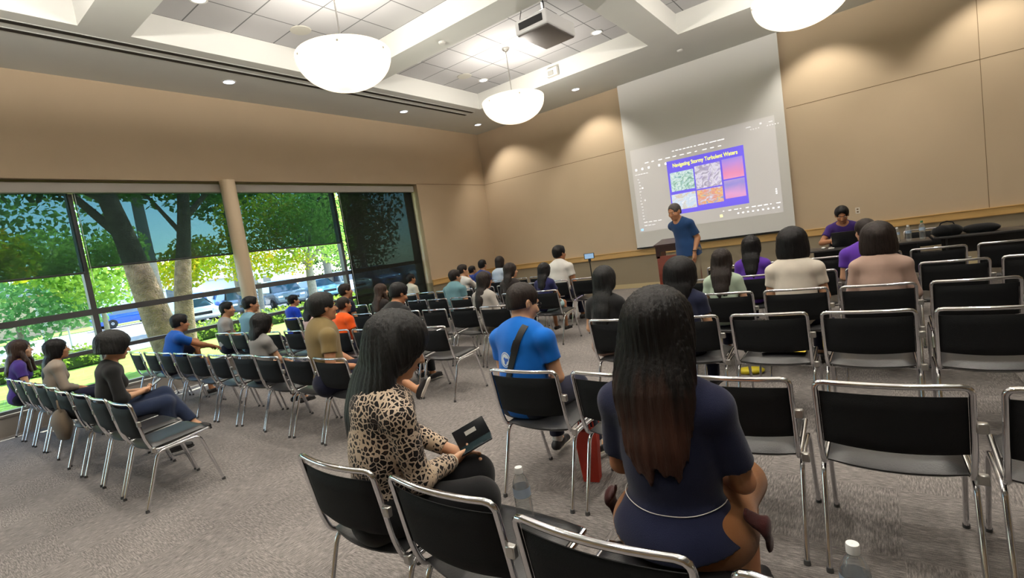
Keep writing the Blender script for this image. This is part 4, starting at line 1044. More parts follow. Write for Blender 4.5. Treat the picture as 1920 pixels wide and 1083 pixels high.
C = {k: cloth('cloth_'+k, v) for k, v in dict(purple=(72,52,130), taupe=(150,138,126), black=(34,34,35), jeans=(38,48,72), royal=(24,84,170), grey=(132,130,128), lightblue=(120,160,175), greyshirt=(150,146,142),
    brightblue=(24,64,190), pink=(222,190,186), olive=(128,110,72), darkblue=(26,28,48), orange=(240,92,30), brownblack=(44,38,36), cream=(214,208,190), teal=(104,142,150), white=(222,218,212), bluedark=(50,70,140),
    palegrey=(176,170,162), whiteblue=(196,208,224), navy=(40,42,84), shorts_light=(176,208,214), blue=(18,104,196), darknavy=(30,34,60), khaki=(138,92,56), navy2=(38,42,66), sage=(168,184,164), violet=(92,54,158), offwhite=(214,204,190),
    rose=(180,152,138), indigo=(64,44,112), polo=(38,70,116), stone=(150,140,120), black2=(20,20,22), darkred=(62,28,28)).items()}
PEOPLE = {}
def head_to(info, target):
    """scale and move a finished person so the head centre sits at target (world)"""
    T = info['T']; h0 = info['Hc']; s = (target[2]-0.545)/(h0[2]-0.545); s = max(0.82, min(1.09, s))
    if info.get('stand'): s = target[2]/h0[2]; zoff = 0
    else: zoff = 0.545*(1-s) if s < 1 else 0.0
    c, s_ = math.cos(info['rz']), math.sin(info['rz'])
    T.location = (target[0]-(c*h0[0]-s_*h0[1])*s, target[1]-(s_*h0[0]+c*h0[1])*s, zoff); T.scale = (s, s, s)
    info['s'] = s; info['loc'] = tuple(T.location)
def W_(info, p):
    return Matrix.LocRotScale(info['T'].location, info['T'].rotation_euler, info['T'].scale) @ Vector(p)
def P(key, label, head_at, occ=None, who=None, rz=0.0, **k):
    info = make_person('person', label, (0,0,0), rz, seed=len(PEOPLE)*3+1, **k)
    if k.get('standing'): info['stand'] = True
    head_to(info, head_at); PEOPLE[key] = info
    if occ: OCC[occ] = who or label
    return info
PT, SH_, SKR = 'pants', 'shorts', 'skirt'
P('girl_far', 'person with long brown hair and purple shirt seated by the window at far left', (-9.12,1.24,1.16), ('W',0,8), 'the long-haired person in purple by the window', sex='f', skin_='a', hair=('long', m_hairbr, {'len':0.30,'front':(-1,1)}), hv=1.06, top=C['purple'], bottom=(PT, C['darkblue']), head=(-0.35,0.05,0), h=0.011)
P('taupe', 'person with long black hair, glasses and taupe jacket in the rear left row', (-7.97,1.39,1.13), ('W',0,4), 'the person with glasses and taupe jacket', sex='f', skin_='c', hair=('long', m_hair, {'len':0.34}), hv=1.08, width=1.12, top=C['taupe'], sleeve=1.8, bottom=(PT, C['darkblue']), head=(-0.25,0.05,0), glasses=True, h=0.010)
P('bowl', 'person with round black bob, black top and jeans, legs crossed, looking at a phone', (-5.81,1.41,1.17), ('W',0,1), 'the crossed-legged person in black top and jeans', rz=-0.12, sex='f', skin_='a', hair=('bowl', m_hairsoft), hv=1.26, top=C['black'], sleeve=1.25, bottom=(PT, C['jeans']), head=(0.0,-0.22,0), lean=-0.16, arms=('phone','phone'), legs=('over','sit'), h=0.007)
P('boy_royal', 'boy in royal blue t-shirt hugging a raised knee by the window', (-8.28,2.82,1.15), ('W',1,6), 'the boy in royal blue hugging his knee', sex='m', skin_='b', hair=('short', m_hair), hv=1.04, top=C['royal'], bottom=(SH_, C['darkblue']), lean=-0.32, head=(-0.1,-0.1,0), arms=({'at':(-0.04,0.50,0.74),'bend':(-1,0,-0.6)},{'at':(0.10,0.56,0.74),'bend':(1,0,-0.4)}), legs=({'knee':(-0.08,0.40,0.84),'ankle':(-0.08,0.42,0.55)},'sit'), h=0.009)
P('grey_man', 'person in grey t-shirt with short dark hair next to the column', (-9.08,3.84,1.19), ('W',2,9), 'the grey t-shirt wearer beside the column', rz=-0.45, sex='m', skin_='c', hair=('short', m_hair), top=C['greyshirt'], bottom=(PT, C['darkblue']), head=(-0.3,0,0), arms=('knee','lap'), h=0.012)
P('lightblue', 'person in light blue top, short dark hair, just right of the column', (-8.45,3.95,1.22), ('W',2,7), 'the light blue top wearer right of the column', sex='m', skin_='c', hair=('short', m_hair), top=C['lightblue'], bottom=(PT, C['darkblue']), head=(-0.35,-0.05,0), h=0.012)
P('bobgrey', 'person with dark chin-length bob and grey t-shirt, arm resting forward', (-5.59,2.70,1.09), ('W',1,2), 'the person with dark bob and grey t-shirt', sex='f', skin_='a', hair=('long', m_hair, {'len':0.18,'w':0.10}), hv=1.22, width=1.15, top=C['grey'], bottom=(PT, C['darkblue']), head=(-0.1,-0.05,0), arms=('lap','knee'), h=0.009)
P('boy_blue', 'boy in bright blue t-shirt seen in front of the middle window', (-9.2,5.12,1.12), ('W',3,9), 'the boy in bright blue by the window', sex='m', skin_='c', hair=('short', m_hair), top=C['brightblue'], bottom=(SH_, C['darkblue']), head=(-0.2,0,0), h=0.012)
P('pink', 'person with long black hair and pale pink blouse behind the olive shirt', (-6.61,3.95,1.09), ('W',2,4), 'the person in pale pink blouse', sex='f', skin_='a', hair=('long', m_hair, {'len':0.2,'w':0.1}), hv=1.15, top=C['pink'], bottom=(PT, C['darkblue']), h=0.012)
P('olive', 'person in olive t-shirt and shorts with glasses and dark sneakers, legs crossed', (-4.23,2.63,1.23), ('W',1,0), 'the olive t-shirt wearer with glasses', rz=-0.8, twist=0.5, sex='m', skin_='c', hair=('short', m_hairsoft), hv=1.1, top=C['olive'], bottom=(SH_, C['darkblue']), lean=-0.02, head=(0.05,0.04,0), glasses=True, width=1.22, legs=({'knee':(0.03,0.45,0.61),'ankle':(0.14,0.78,0.33),'f':(0.15,0.45,0.8)},{'knee':(0.04,0.43,0.49),'ankle':(-0.10,0.36,0.085)}), shoe=(m_shoe,), h=0.008)
P('black_man', 'person with receding dark hair and black shirt seated near the middle window', (-7.58,5.20,1.19), ('W',3,6), 'the balding person in black shirt', sex='m', skin_='c', hair=('short', m_hairb), top=C['darkblue'], bottom=(PT, C['darkblue']), head=(-0.4,0.05,0), h=0.012)
P('orange', 'child in bright orange t-shirt beside the olive shirt', (-5.85,3.95,1.05), ('W',2,3), 'the child in orange t-shirt', sex='m', skin_='b', hair=('crop', m_hairb), top=C['orange'], bottom=(SH_, C['darkblue']), head=(-0.1,0,0), h=0.010)
P('longbrown', 'person with long light brown hair in dark top looking right', (-6.60,5.20,1.13), ('W',3,5), 'the long light-brown-haired person in dark top', sex='f', skin_='a', hair=('long', m_hairbr, {'len':0.36,'front':(1,)}), top=C['brownblack'], bottom=(PT, C['darkblue']), head=(-0.35,0,0), h=0.012)
P('black_tee', 'person in black t-shirt with short black hair and bowed head', (-4.77,4.01,1.17), ('W',2,1), 'the black t-shirt wearer with bowed head', sex='m', skin_='b', width=1.12, hair=('short', m_hair), hv=1.05, top=C['black'], bottom=(PT, C['black2']), lean=-0.22, head=(-0.25,-0.35,0), arms=('phone','phone'), h=0.010)
P('boy_cream', 'boy in cream t-shirt in front of the dark window shade', (-8.74,7.78,1.13), ('W',5,8), 'the boy in cream t-shirt', sex='m', skin_='b', hair=('short', m_hair), top=C['cream'], bottom=(SH_, C['darkblue']), head=(-0.3,0,0), h=0.012)
P('teal', 'person in grey-teal t-shirt with glasses and short dark hair', (-6.06,6.42,1.15), ('W',4,3), 'the grey-teal t-shirt wearer', sex='m', skin_='a', hair=('short', m_hairb), hv=1.06, width=1.2, top=C['teal'], bottom=(PT, C['darkblue']), head=(-0.35,0,0), glasses=True, h=0.010)
P('chin', 'person in white top resting chin on hand behind the grey-teal t-shirt', (-7.09,7.78,1.18), ('W',5,5), 'the person resting chin on hand', sex='m', skin_='a', hair=('short', m_hairb), top=C['white'], sleeve=1.5, bottom=(PT, C['darkblue']), head=(-0.5,0,0), arms=('lap','chin'), h=0.012)
P('kid_blue', 'child in blue t-shirt partly hidden in the front left row', (-7.94,9.05,1.08), ('W',6,4), 'the child in blue in the front row', sex='m', skin_='a', hair=('short', m_hair), top=C['bluedark'], bottom=(SH_, C['darkblue']), head=(-0.2,0,0), h=0.012)
P('greyblouse', 'person with very long wavy black hair and pale grey blouse', (-4.37,5.20,1.13), ('W',3,0), 'the person in pale grey blouse', sex='f', skin_='a', hair=('verylong', m_hairb, {'len':0.42,'w':0.082,'dx':-0.03}), hv=1.04, top=C['palegrey'], sleeve=1.6, bottom=(PT, C['stone']), head=(-0.15,0,0), h=0.009)
P('frontcap', 'person with short black hair in the front left row, mostly hidden', (-7.59,9.05,1.19), ('W',6,3), 'the mostly hidden person in the front row', sex='m', skin_='a', hair=('short', m_hair), top=C['bluedark'], bottom=(PT, C['darkblue']), h=0.013)
P('whitebob', 'person with short dark bob and white-blue top in the front left row', (-7.05,9.05,1.21), ('W',6,2), 'the person with short bob in white-blue top', sex='f', skin_='a', hair=('bob', m_hairb, 0.95), top=C['whiteblue'], bottom=(PT, C['darkblue']), h=0.012)
P('ponydark', 'person with long dark hair and black top beside the pale grey blouse', (-4.81,6.42,1.15), ('W',4,1), 'the person in black top with shoulder-length hair', sex='f', skin_='a', hair=('long', m_hairb, {'len':0.26,'w':0.075}), top=C['brownblack'], sleeve=1.3, bottom=(PT, C['darkblue']), head=(-0.55,0,0), h=0.011)
P('navygirl', 'person with long black hair, navy t-shirt and pale blue shorts at the aisle', (-4.16,6.42,1.05), ('W',4,0), 'the person in navy t-shirt and pale shorts', sex='f', skin_='b', hair=('long', m_hair, {'len':0.30,'w':0.09}), hv=1.12, top=C['navy'], bottom=(SH_, C['shorts_light']), head=(-0.1,0,0), arms=('lap','knee'), h=0.010)
P('boy_white', 'boy in white t-shirt with short black hair sitting upright in front of the wall', (-4.67,7.78,1.25), ('W',5,1), 'the boy in white t-shirt', sex='m', skin_='b', hair=('short', m_hair), hv=1.06, width=1.12, top=C['white'], bottom=(PT, C['darkblue']), head=(-0.35,0,0), h=0.010)
b = P('blue', 'person in bright blue t-shirt with black sling strap, looking down', (-1.88,2.59,1.17), ('A',1,0), 'the bright blue t-shirt wearer with sling strap', rz=-0.08, sex='m', skin_='a', hair=('crop', m_hairb), hv=1.04, width=1.14, top=C['blue'], bottom=(PT, C['darkblue']), lean=-0.13, head=(-0.42,-0.30,0), glasses=True, arms=('lap','phone'), legs=('sit',{'knee':(0.14,0.42,0.53),'ankle':(0.22,0.45,0.085),'f':(0.5,1,0)}), shoe=(m_shoe,), sock=m_sock, h=0.007)
P('long_c', 'person with very long straight black hair beside the bright blue t-shirt', (-1.99,4.04,1.12), ('A',2,0), 'the very long-haired person near the aisle', sex='f', skin_='a', hair=('verylong', m_hairsoft, {'len':0.46,'w':0.095}), hv=1.12, top=C['black'], bottom=(PT, C['rose']), h=0.009)
l = P('leopard', 'person with very long black hair and leopard print blouse holding an open phone case', (-1.67,1.35,1.195), ('A',0,0), 'the leopard print blouse wearer', rz=-0.80, twist=0.48, sex='f', skin_='a', hair=('verylong', m_hairsoft, {'len':0.44,'w':0.13,'dx':-0.11,'flare':1.04}), hv=1.18, width=1.14, top=leopard(), sleeve=1.85, bottom=(PT, C['black2']), lean=-0.20, head=(-0.10,-0.42,0), arms=({'at':(-0.17,0.32,0.645),'bend':(-0.8,-0.3,-0.7),'n':(0.8,-0.2,0.5)},{'at':(-0.05,0.32,0.645),'bend':(0.8,-0.4,-0.6),'n':(-0.8,-0.2,0.5)}), h=0.006)
nv = P('navy', 'person with long black hair with brown tips, navy t-shirt and khaki skirt', (-0.60,1.57,1.20), ('A',0,2), 'the navy t-shirt wearer with brown-tipped hair', sex='f', skin_='b', hair=('verylong', m_hairtip, {'len':0.40,'w':0.118,'flare':1.03}), hv=1.16, width=1.07, headscale=1.13, top=C['darknavy'], sleeve=0.75, hem=-0.04, peplum=0.045, bottom=(SKR, C['khaki']), flare=0.012, lean=-0.02, head=(0.0,-0.04,0), arms=('lap','lap'), h=0.006)
P('navyhood', 'person with thick shoulder-length black hair and navy top, in front of the lectern', (-1.31,4.04,1.11), ('A',2,1), 'the navy top wearer in front of the lectern', sex='f', skin_='a', hair=('long', m_hair, {'len':0.22,'w':0.115}), hv=1.4, width=1.12, headscale=1.22, top=C['navy2'], bottom=(PT, C['darkblue']), h=0.009)
P('sage', 'person with long black hair and pale sage top', (-1.24,5.12,1.07), ('A',3,1), 'the pale sage top wearer', sex='f', skin_='a', hair=('verylong', m_hairb, {'len':0.36,'w':0.105}), hv=1.1, top=C['sage'], bottom=(PT, C['darkblue']), h=0.010)
P('violet', 'person with long black hair and violet t-shirt', (-1.19,6.32,1.12), ('A',4,1), 'the violet t-shirt wearer with long hair', sex='f', skin_='a', hair=('verylong', m_hair, {'len':0.34,'w':0.095}), hv=1.15, top=C['violet'], bottom=(PT, C['darkblue']), h=0.010)
P('offwhite', 'person with glossy black bob and off-white t-shirt', (-0.62,5.11,1.19), ('A',3,2), 'the off-white t-shirt wearer', sex='f', skin_='a', hair=('bob', m_hair), hv=1.22, width=1.14, top=C['offwhite'], bottom=(PT, C['darkblue']), lean=-0.1, h=0.009)
P('violet_b', 'person in violet top half hidden behind the brown bob', (-0.10,6.32,1.15), ('A',4,3), 'the violet top wearer behind the brown bob', sex='m', skin_='a', hair=('short', m_hairb), hv=1.06, width=1.08, top=C['violet'], bottom=(PT, C['darkblue']), head=(0.5,0,0), h=0.011)
P('rose', 'person with dark brown bob and dusty rose sweater', (-0.00,5.12,1.15), ('A',3,3), 'the dusty rose sweater wearer', sex='f', skin_='a', hair=('bob', m_hairb), hv=1.28, width=1.12, top=C['rose'], sleeve=1.8, bottom=(PT, C['darkblue']), h=0.009)
P('laptop', 'person in indigo shirt with short black hair working at a laptop by the wall', (-0.46,10.15,1.21), None, rz=PI+0.05, sex='m', skin_='b', hair=('short', m_hair), hv=1.05, top=C['indigo'], bottom=(PT, C['darkblue']), lean=-0.28, head=(0,-0.40,0), arms=({'at':(-0.10,0.36,0.79),'bend':(-0.8,-0.4,-0.3),'n':(0,0,-1),'f':(0.2,1,0)},{'at':(0.12,0.36,0.79),'bend':(0.8,-0.4,-0.3),'n':(0,0,-1),'f':(-0.2,1,0)}), h=0.008)
sp_ = P('speaker', 'standing person in blue polo shirt leaning forward beside the wooden lectern', (-2.83,8.8,1.71), None, rz=PI-0.42, sex='m', skin_='c', hair=('crop', m_hairg), standing=True, width=1.02, top=C['polo'], sleeve=0.75, toplen=0.10, hem=-0.13, collar=C['polo'], bottom=(PT, C['stone']), lean=-0.30, side=0.02, head=(0.05,-0.22,0), arms=({'at':(-0.215,0.12,0.90),'bend':(-0.1,-1,0.0),'n':(1,0,0),'f':(0,0.15,-1),'curl':0.3},{'at':(0.19,-0.08,0.98),'bend':(0.3,-1,0),'n':(-1,0,0),'f':(-0.3,0.2,-1),'curl':0.4}), h=0.007)

# ------------------------------------------------------------------ decals that follow a garment
def find_part(info, nm):
    return [o for o in bpy.data.objects if o.parent == info['T'] and o.name.split('.')[0] == nm][0]
def bvh(o):
    me = o.data; return BVHTree.FromPolygons([v.co[:] for v in me.vertices], [p.vertices[:] for p in me.polygons])
def stick(tree, p, d=(0,1,0), off=0.003):
    hit = tree.ray_cast(Vector(p), Vector(d).normalized())
    if hit[0] is None: return None
    return hit[0]+hit[1]*off
def ribbon(tree, pts, w, off, d=(0,1,0), across=(1,0,0)):
    mb = MB(); rows = []
    A = [Vector(p) for p in pts]
    for i, p in enumerate(A):
        t = (A[min(i+1, len(A)-1)]-A[max(i-1, 0)]).normalized(); a = t.cross(Vector(d)).normalized()
        row = []
        for k in range(5):
            q = p+a*w*(k/4-0.5); h_ = stick(tree, q, d, off)
            row.append(h_)
        rows.append(row)
    rows = [r for r in rows if all(x is not None for x in r)]
    vs = [v for r in rows for v in r]+[v+Vector(d).normalized()*(-0.004) for r in rows for v in r]
    n = len(rows)*5; fs = []
    for i in range(len(rows)-1):
        for k in range(4):
            a = i*5+k; fs += [(a, a+1, a+6, a+5), (n+a, n+a+5, n+a+6, n+a+1)]
        fs += [(i*5, i*5+5, n+i*5+5, n+i*5), (i*5+4, n+i*5+4, n+i*5+9, i*5+9)]
    return mb.add(vs, fs)
def blob_patch(tree, c, rx, rz_, off, d=(0,1,0), n=28, rings=5, fn=None, r0=0.0):
    mb = MB(); vs = []; cc = Vector(c)
    for j in range(rings+1):
        for k in range(n):
            a = 2*PI*k/n; r = r0+(1-r0)*j/rings; m_ = fn(a) if fn else 1.0
            h_ = stick(tree, cc+Vector((rx*r*m_*math.cos(a), 0, rz_*r*m_*math.sin(a))), d, off)
            vs.append(h_ if h_ is not None else cc)
    fs = []
    for j in range(rings):
        for k in range(n): l = (k+1) % n; fs.append((j*n+k, j*n+l, (j+1)*n+l, (j+1)*n+k))
    return mb.add(vs, fs)
bs = find_part(b, 'shirt'); bt = bvh(bs)
ec = (-0.035, -0.5, 0.865)
em_ = obj('emblem', blob_patch(bt, ec, 0.047, 0.052, 0.0018), mat('emblem_pale', (206,218,226), 0.8), bs, label='round pale emblem on the back of the shirt')
obj('emblem_swirl', blob_patch(bt, (ec[0]+0.006, -0.5, ec[2]-0.004), 0.026, 0.028, 0.0030, fn=lambda a: 0.75+0.25*math.sin(3*a+0.6)), mat('emblem_blue', (52,98,190), 0.8), em_)
obj('emblem_ring', blob_patch(bt, ec, 0.040, 0.045, 0.0026, r0=0.90), mat('emblem_blue'), em_)
obj('sling_strap', ribbon(bt, [(0.118-0.17*t, -0.5, 1.10-0.46*t) for t in np.linspace(0, 1, 26)], 0.046, 0.004), m_black, b['T'])
obj('strap_buckle', ribbon(bt, [(0.118-0.17*t, -0.5, 1.10-0.46*t) for t in np.linspace(0.24, 0.40, 5)], 0.050, 0.009), mat('buckle_black', (30,30,34), 0.35), b['T'])
# navy shirt: thin white cord round the waist
ns = find_part(nv, 'shirt'); ntr = bvh(ns); cp_ = []
for k in range(33):
    a = PI+PI*k/32; x = 0.30*math.cos(a); hh_ = ntr.ray_cast(Vector((math.cos(a)*0.6, math.sin(a)*0.6, 0.655)), Vector((-math.cos(a), -math.sin(a), 0)))
    if hh_[0] is not None: cp_.append(hh_[0]+hh_[1]*0.005+Vector((0,0,-0.018*math.sin(-a)+0.009)))
obj('waist_cord', MB().tube(cp_, 0.0016, 6), mat('cord_white', (214,210,206), 0.6), nv['T'])
for sx in (-1, 1):
    me = sdf_mesh('skirt_flap', [RC((sx*0.225,0.0,0.63),(sx*0.275,0.03,0.57), 0.02, 0.032, (1,0,0), 0.35, k=0.02), RC((sx*0.275,0.03,0.57),(sx*0.272,0.07,0.50), 0.036, 0.03, (1,0,0), 0.35, k=0.02)], 0.007, C['darkred'], noise=fold_noise(5, 0.006, 40))
    o = bpy.data.objects.new('skirt_flap', me); COL.objects.link(o); o.parent = nv['T']; o['label'] = 'dark maroon side flap of the skirt'
# leopard blouse wearer: bangles
Wp, fd, nn, E_ = l['hands'][1]
R3 = Vector(fd).to_track_quat('Z','Y').to_matrix().to_4x4()
for k, mm in enumerate((mat('bangle_ivory', (226,212,190), 0.3), m_brushed)):
    obj('bracelet', MB().tube([Vector(Wp-fd*(0.012+0.016*k))+ (R3 @ Vector((0.034*math.cos(a), 0.030*math.sin(a), 0))) for a in np.linspace(0, 2*PI, 25)[:-1]], 0.0035, 6, closed=True), mm, l['T'])
# things held in the hands
def at_local(info, o):      # a held thing stays top-level but is placed through its holder's transform
    o.matrix_world = Matrix.LocRotScale(info['T'].location, info['T'].rotation_euler, (1,1,1)) @ o.matrix_world
def held_phone(info, c, rx, rzz, name, label, cat, scr, w=0.074, hgt=0.155):
    wc = W_(info, c); t = thing(name, label, cat, wc); t.rotation_euler = (rx, 0, info['rz']+rzz)
    obj('case', MB().rbox((-w/2,-hgt/2,-0.004),(w/2,hgt/2,0.004), 0.0035, 2), mat('phone_case_dark', (26,30,36), 0.35), t)
    obj('screen', MB().rbox((-w/2+0.003,-hgt/2+0.003,0.0035),(w/2-0.003,hgt/2-0.003,0.0048), 0.0005, 1), scr, t); return t
hb = PEOPLE['bowl']['hands']; mid = (hb[0][0]+hb[1][0])/2+v3(0,0.125,0.035)
held_phone(PEOPLE['bowl'], mid, 0.55, 0.0, 'smartphone', 'pale-screened phone held by the crossed-legged person in black', 'phone', mat('phone_screen_pale', (150,150,175), 0.2, emit=(150,150,180), estr=0.25))
hl = l['hands']; mid = (hl[0][0]+hl[1][0])/2+v3(0,0.115,0.03)
ph = held_phone(l, mid, 0.35, 0.0, 'smartphone', 'dark phone in an open folding case held by the leopard blouse wearer', 'phone', mat('phone_screen_dark', (34,48,52), 0.15), 0.085, 0.165)
fl = obj('case_flap', MB().rbox((-0.086,-0.082,-0.003),(0.0,0.082,0.003), 0.002, 2), mat('phone_case_dark'), ph); fl.location = (-0.043,0,0.0); fl.rotation_euler = (0, math.radians(68), 0)
cd_ = obj('card', MB().rbox((-0.060,-0.028,0.003),(-0.040,0.028,0.0045), 0.0005, 1), mat('card_white', (214,214,210), 0.5), fl)
ht_ = PEOPLE['black_tee']['hands']; mid = (ht_[0][0]+ht_[1][0])/2+v3(0,0.12,0.03)
held_phone(PEOPLE['black_tee'], mid, 0.5, 0.0, 'smartphone', 'phone in the hands of the black t-shirt wearer with bowed head', 'phone', mat('phone_screen_dark'))
hq = b['hands']; held_phone(b, hq[1][0]+hq[1][1]*0.09+v3(0,0,0.025), 0.4, 0.3, 'smartphone', 'phone in the right hand of the bright blue t-shirt wearer', 'phone', mat('phone_screen_dark'))
# the presenter's watch
Wp, fd, nn, E_ = sp_['hands'][0]; R3 = Vector(fd).to_track_quat('Z','Y').to_matrix().to_4x4()
obj('wristwatch', MB().tube([Vector(Wp-fd*0.02)+(R3 @ Vector((0.036*math.cos(a), 0.032*math.sin(a), 0))) for a in np.linspace(0, 2*PI, 21)[:-1]], 0.006, 6, closed=True), m_black, sp_['T'])

# ------------------------------------------------------------------ front of the room
m_cherry = mat('cherry_wood', (124,56,38), 0.4, var=0.12, vscale=5, stretch=(1,1,8)); m_dwood = mat('dark_cherry', (58,32,28), 0.35)
le = thing('lectern', 'red-brown wooden lectern with dark top beside the standing presenter', 'lectern', (-3.02, 9.3, 0), 0.0)
def lp(a, b_, z): return a
obj('top', MB().prism([(-0.24,1.12),(0.26,1.20),(0.26,1.235),(-0.24,1.155)], 'x', -0.36, 0.36), m_dwood, le, smooth=False)
obj('top_apron', MB().box((-0.33,-0.20,1.02),(0.33,-0.17,1.13)), m_dwood, le, smooth=False)
for sx in (-1, 1): obj('side_panel', MB().prism([(-0.20,0.09),(0.20,0.09),(0.23,1.18),(0.12,1.16),(0.10,1.02),(-0.20,1.02)], 'x', sx*0.32-0.015, sx*0.32+0.015), m_cherry, le, smooth=False)
for sx in (-1, 1): obj('corner_post', MB().box((sx*0.31-0.035,-0.205,0.9),(sx*0.31+0.035,-0.14,1.13)), m_dwood, le, smooth=False)
obj('front_panel', MB().rbox((-0.33,-0.205,0.09),(0.33,-0.175,0.94), 0.006, 2), m_cherry, le)
obj('base', MB().rbox((-0.37,-0.25,0.0),(0.37,0.24,0.09), 0.012, 2), m_dwood, le)
obj('seal', MB().lathe([(0.001,0.0),(0.12,0.0),(0.125,0.006),(0.11,0.012),(0.001,0.012)], 32, (0.03,-0.205,0.76), M=Matrix.Rotation(PI/2,4,'X')), mat('seal_gold', (196,172,110), 0.4), le)
m_lam = mat('table_laminate', (44,42,42), 0.4); m_tleg = mat('table_leg_black', (24,24,26), 0.4)
def table(x0, x1, y0, y1, label, z=0.74, rz=0.0):
    xc, yc = (x0+x1)/2, (y0+y1)/2; t = thing('folding_table', label, 'table', (xc, yc, 0), rz, 'dark tables at the front'); a, b_ = (x1-x0)/2, (y1-y0)/2
    obj('table_top', MB().rbox((-a,-b_,z-0.03),(a,b_,z), 0.008, 2), m_lam, t); obj('modesty_panel', MB().box((-a+0.12,b_-0.10,z-0.30),(a-0.12,b_-0.085,z-0.035)), m_tleg, t, smooth=False)
    for sx in (-1, 1):
        for sy in (-1, 1): obj('leg', MB().tube([(sx*(a-0.15), sy*(b_-0.08), 0), (sx*(a-0.15), sy*(b_-0.08), z-0.03)], 0.017, 10), m_tleg, t)
        obj('leg_brace', MB().tube([(sx*(a-0.15), -(b_-0.08), 0.12), (sx*(a-0.15), b_-0.08, 0.12)], 0.012, 8), m_tleg, t)
table(-0.98, 0.62, 9.25, 9.85, 'dark table carrying the black laptop and water bottles'); table(0.66, 2.26, 9.55, 10.15, 'dark table with black bags at the right edge of the photo')
lt = thing('laptop', 'open black laptop seen from behind on the front table', 'laptop', (-0.43, 9.62, 0.74), 0)
obj('keyboard_base', MB().rbox((-0.17,-0.05,0.0),(0.17,0.19,0.018), 0.005, 2), mat('laptop_black', (16,17,20), 0.4), lt)
ld_ = obj('display_lid', MB().rbox((-0.17,-0.006,0.0),(0.17,0.006,0.235), 0.004, 2), mat('laptop_black'), lt); ld_.location = (0,-0.055,0.012); ld_.rotation_euler = (math.radians(12),0,0)
obj('display', MB().box((-0.16,0.0062,0.012),(0.16,0.0075,0.225)), mat('laptop_screen', (120,130,150), 0.3, emit=(150,165,200), estr=0.4), ld_, smooth=False)
ms = thing('computer_mouse', 'white computer mouse left of the black laptop', 'mouse', (-0.72, 9.5, 0.74)); obj('mouse_body', MB().ell((0,0,0.014), (0.032,0.052,0.018), 16, 8), mat('mouse_white', (224,222,218), 0.4), ms)
tag(obj('notepad', MB().rbox((-0.65,9.40,0.741),(-0.57,9.52,0.748), 0.001, 1), mat('paper_white', (226,224,218), 0.8)), 'small white notepad beside the computer mouse', 'notepad')
place_chair(-0.46, 10.42, 'chrome chair behind the front table, under the laptop user', 'chairs behind the front tables', PI)
place_chair(0.60, 10.55, 'empty chrome chair behind the front table near the bottles', 'chairs behind the front tables', PI)
m_pet = None
def pet():
    M = bpy.data.materials.new('clear_plastic'); M.use_nodes = True; nt = M.node_tree; nt.nodes.clear(); N = nt.nodes.new; L = nt.links.new
    out = N('ShaderNodeOutputMaterial'); tr = N('ShaderNodeBsdfTransparent'); tr.inputs['Color'].default_value = (0.93,0.95,0.95,1); g = N('ShaderNodeBsdfGlossy'); g.inputs['Roughness'].default_value = 0.06; d = N('ShaderNodeBsdfDiffuse'); d.inputs['Color'].default_value = (0.8,0.82,0.84,1)
    lw = N('ShaderNodeLayerWeight'); lw.inputs['Blend'].default_value = 0.35; m1 = N('ShaderNodeMixShader'); L(lw.outputs['Facing'], m1.inputs[0]); L(tr.outputs[0], m1.inputs[1]); L(g.outputs[0], m1.inputs[2])
    m2 = N('ShaderNodeMixShader'); m2.inputs[0].default_value = 0.10; L(m1.outputs[0], m2.inputs[1]); L(d.outputs[0], m2.inputs[2]); L(m2.outputs[0], out.inputs['Surface']); return M
m_pet = pet(); m_cap = mat('cap_white', (232,232,230), 0.4); m_lab = mat('bottle_label', (170,190,214), 0.5, alpha=0.8)
def bottle(x, y, z, label, h=0.205, r=0.032, cap=None, group=None):
    t = thing('water_bottle', label, 'bottle', (x, y, z), 0, group); k = h/0.205
    prof = [(0.001,0.004),(r*0.8,0.0),(r,0.008),(r,0.03*k)]
    for i in range(6): prof += [(r*0.97,(0.034+i*0.010)*k),(r,(0.039+i*0.010)*k)]
    prof += [(r,0.135*k),(r*0.93,0.15*k),(r*0.6,0.172*k),(r*0.40,0.182*k),(r*0.38,0.192*k)]
    obj('bottle_body', MB().lathe(prof, 24, caps=False), m_pet, t)
    obj('cap', MB().lathe([(0.001,0.205*k),(r*0.42,0.205*k),(r*0.45,0.200*k),(r*0.45,0.184*k),(r*0.40,0.183*k)], 18, caps=False), cap or m_cap, t)
    obj('paper_label', MB().lathe([(r*1.01,0.10*k),(r*1.01,0.133*k)], 24, caps=False), m_lab, t)
bottle(-1.17, 1.42, 0.482, 'clear water bottle with white cap on the seat beside the leopard blouse', 0.22, 0.034, group='white-capped water bottles on the rear seats')
bottle(-0.10, 1.35, 0.482, 'clear water bottle with white cap at the bottom edge of the photo', 0.225, 0.034, group='white-capped water bottles on the rear seats')
bottle(0.24, 9.50, 0.74, 'clear bottle on the front table, leftmost of three', 0.22, 0.034, group='bottles on the front table')
bottle(0.37, 9.42, 0.74, 'clear bottle on the front table, middle of three', 0.24, 0.036, group='bottles on the front table')
bottle(0.53, 9.44, 0.74, 'clear bottle with green cap on the front table, rightmost of three', 0.28, 0.037, mat('cap_green', (70,120,80), 0.5), 'bottles on the front table')
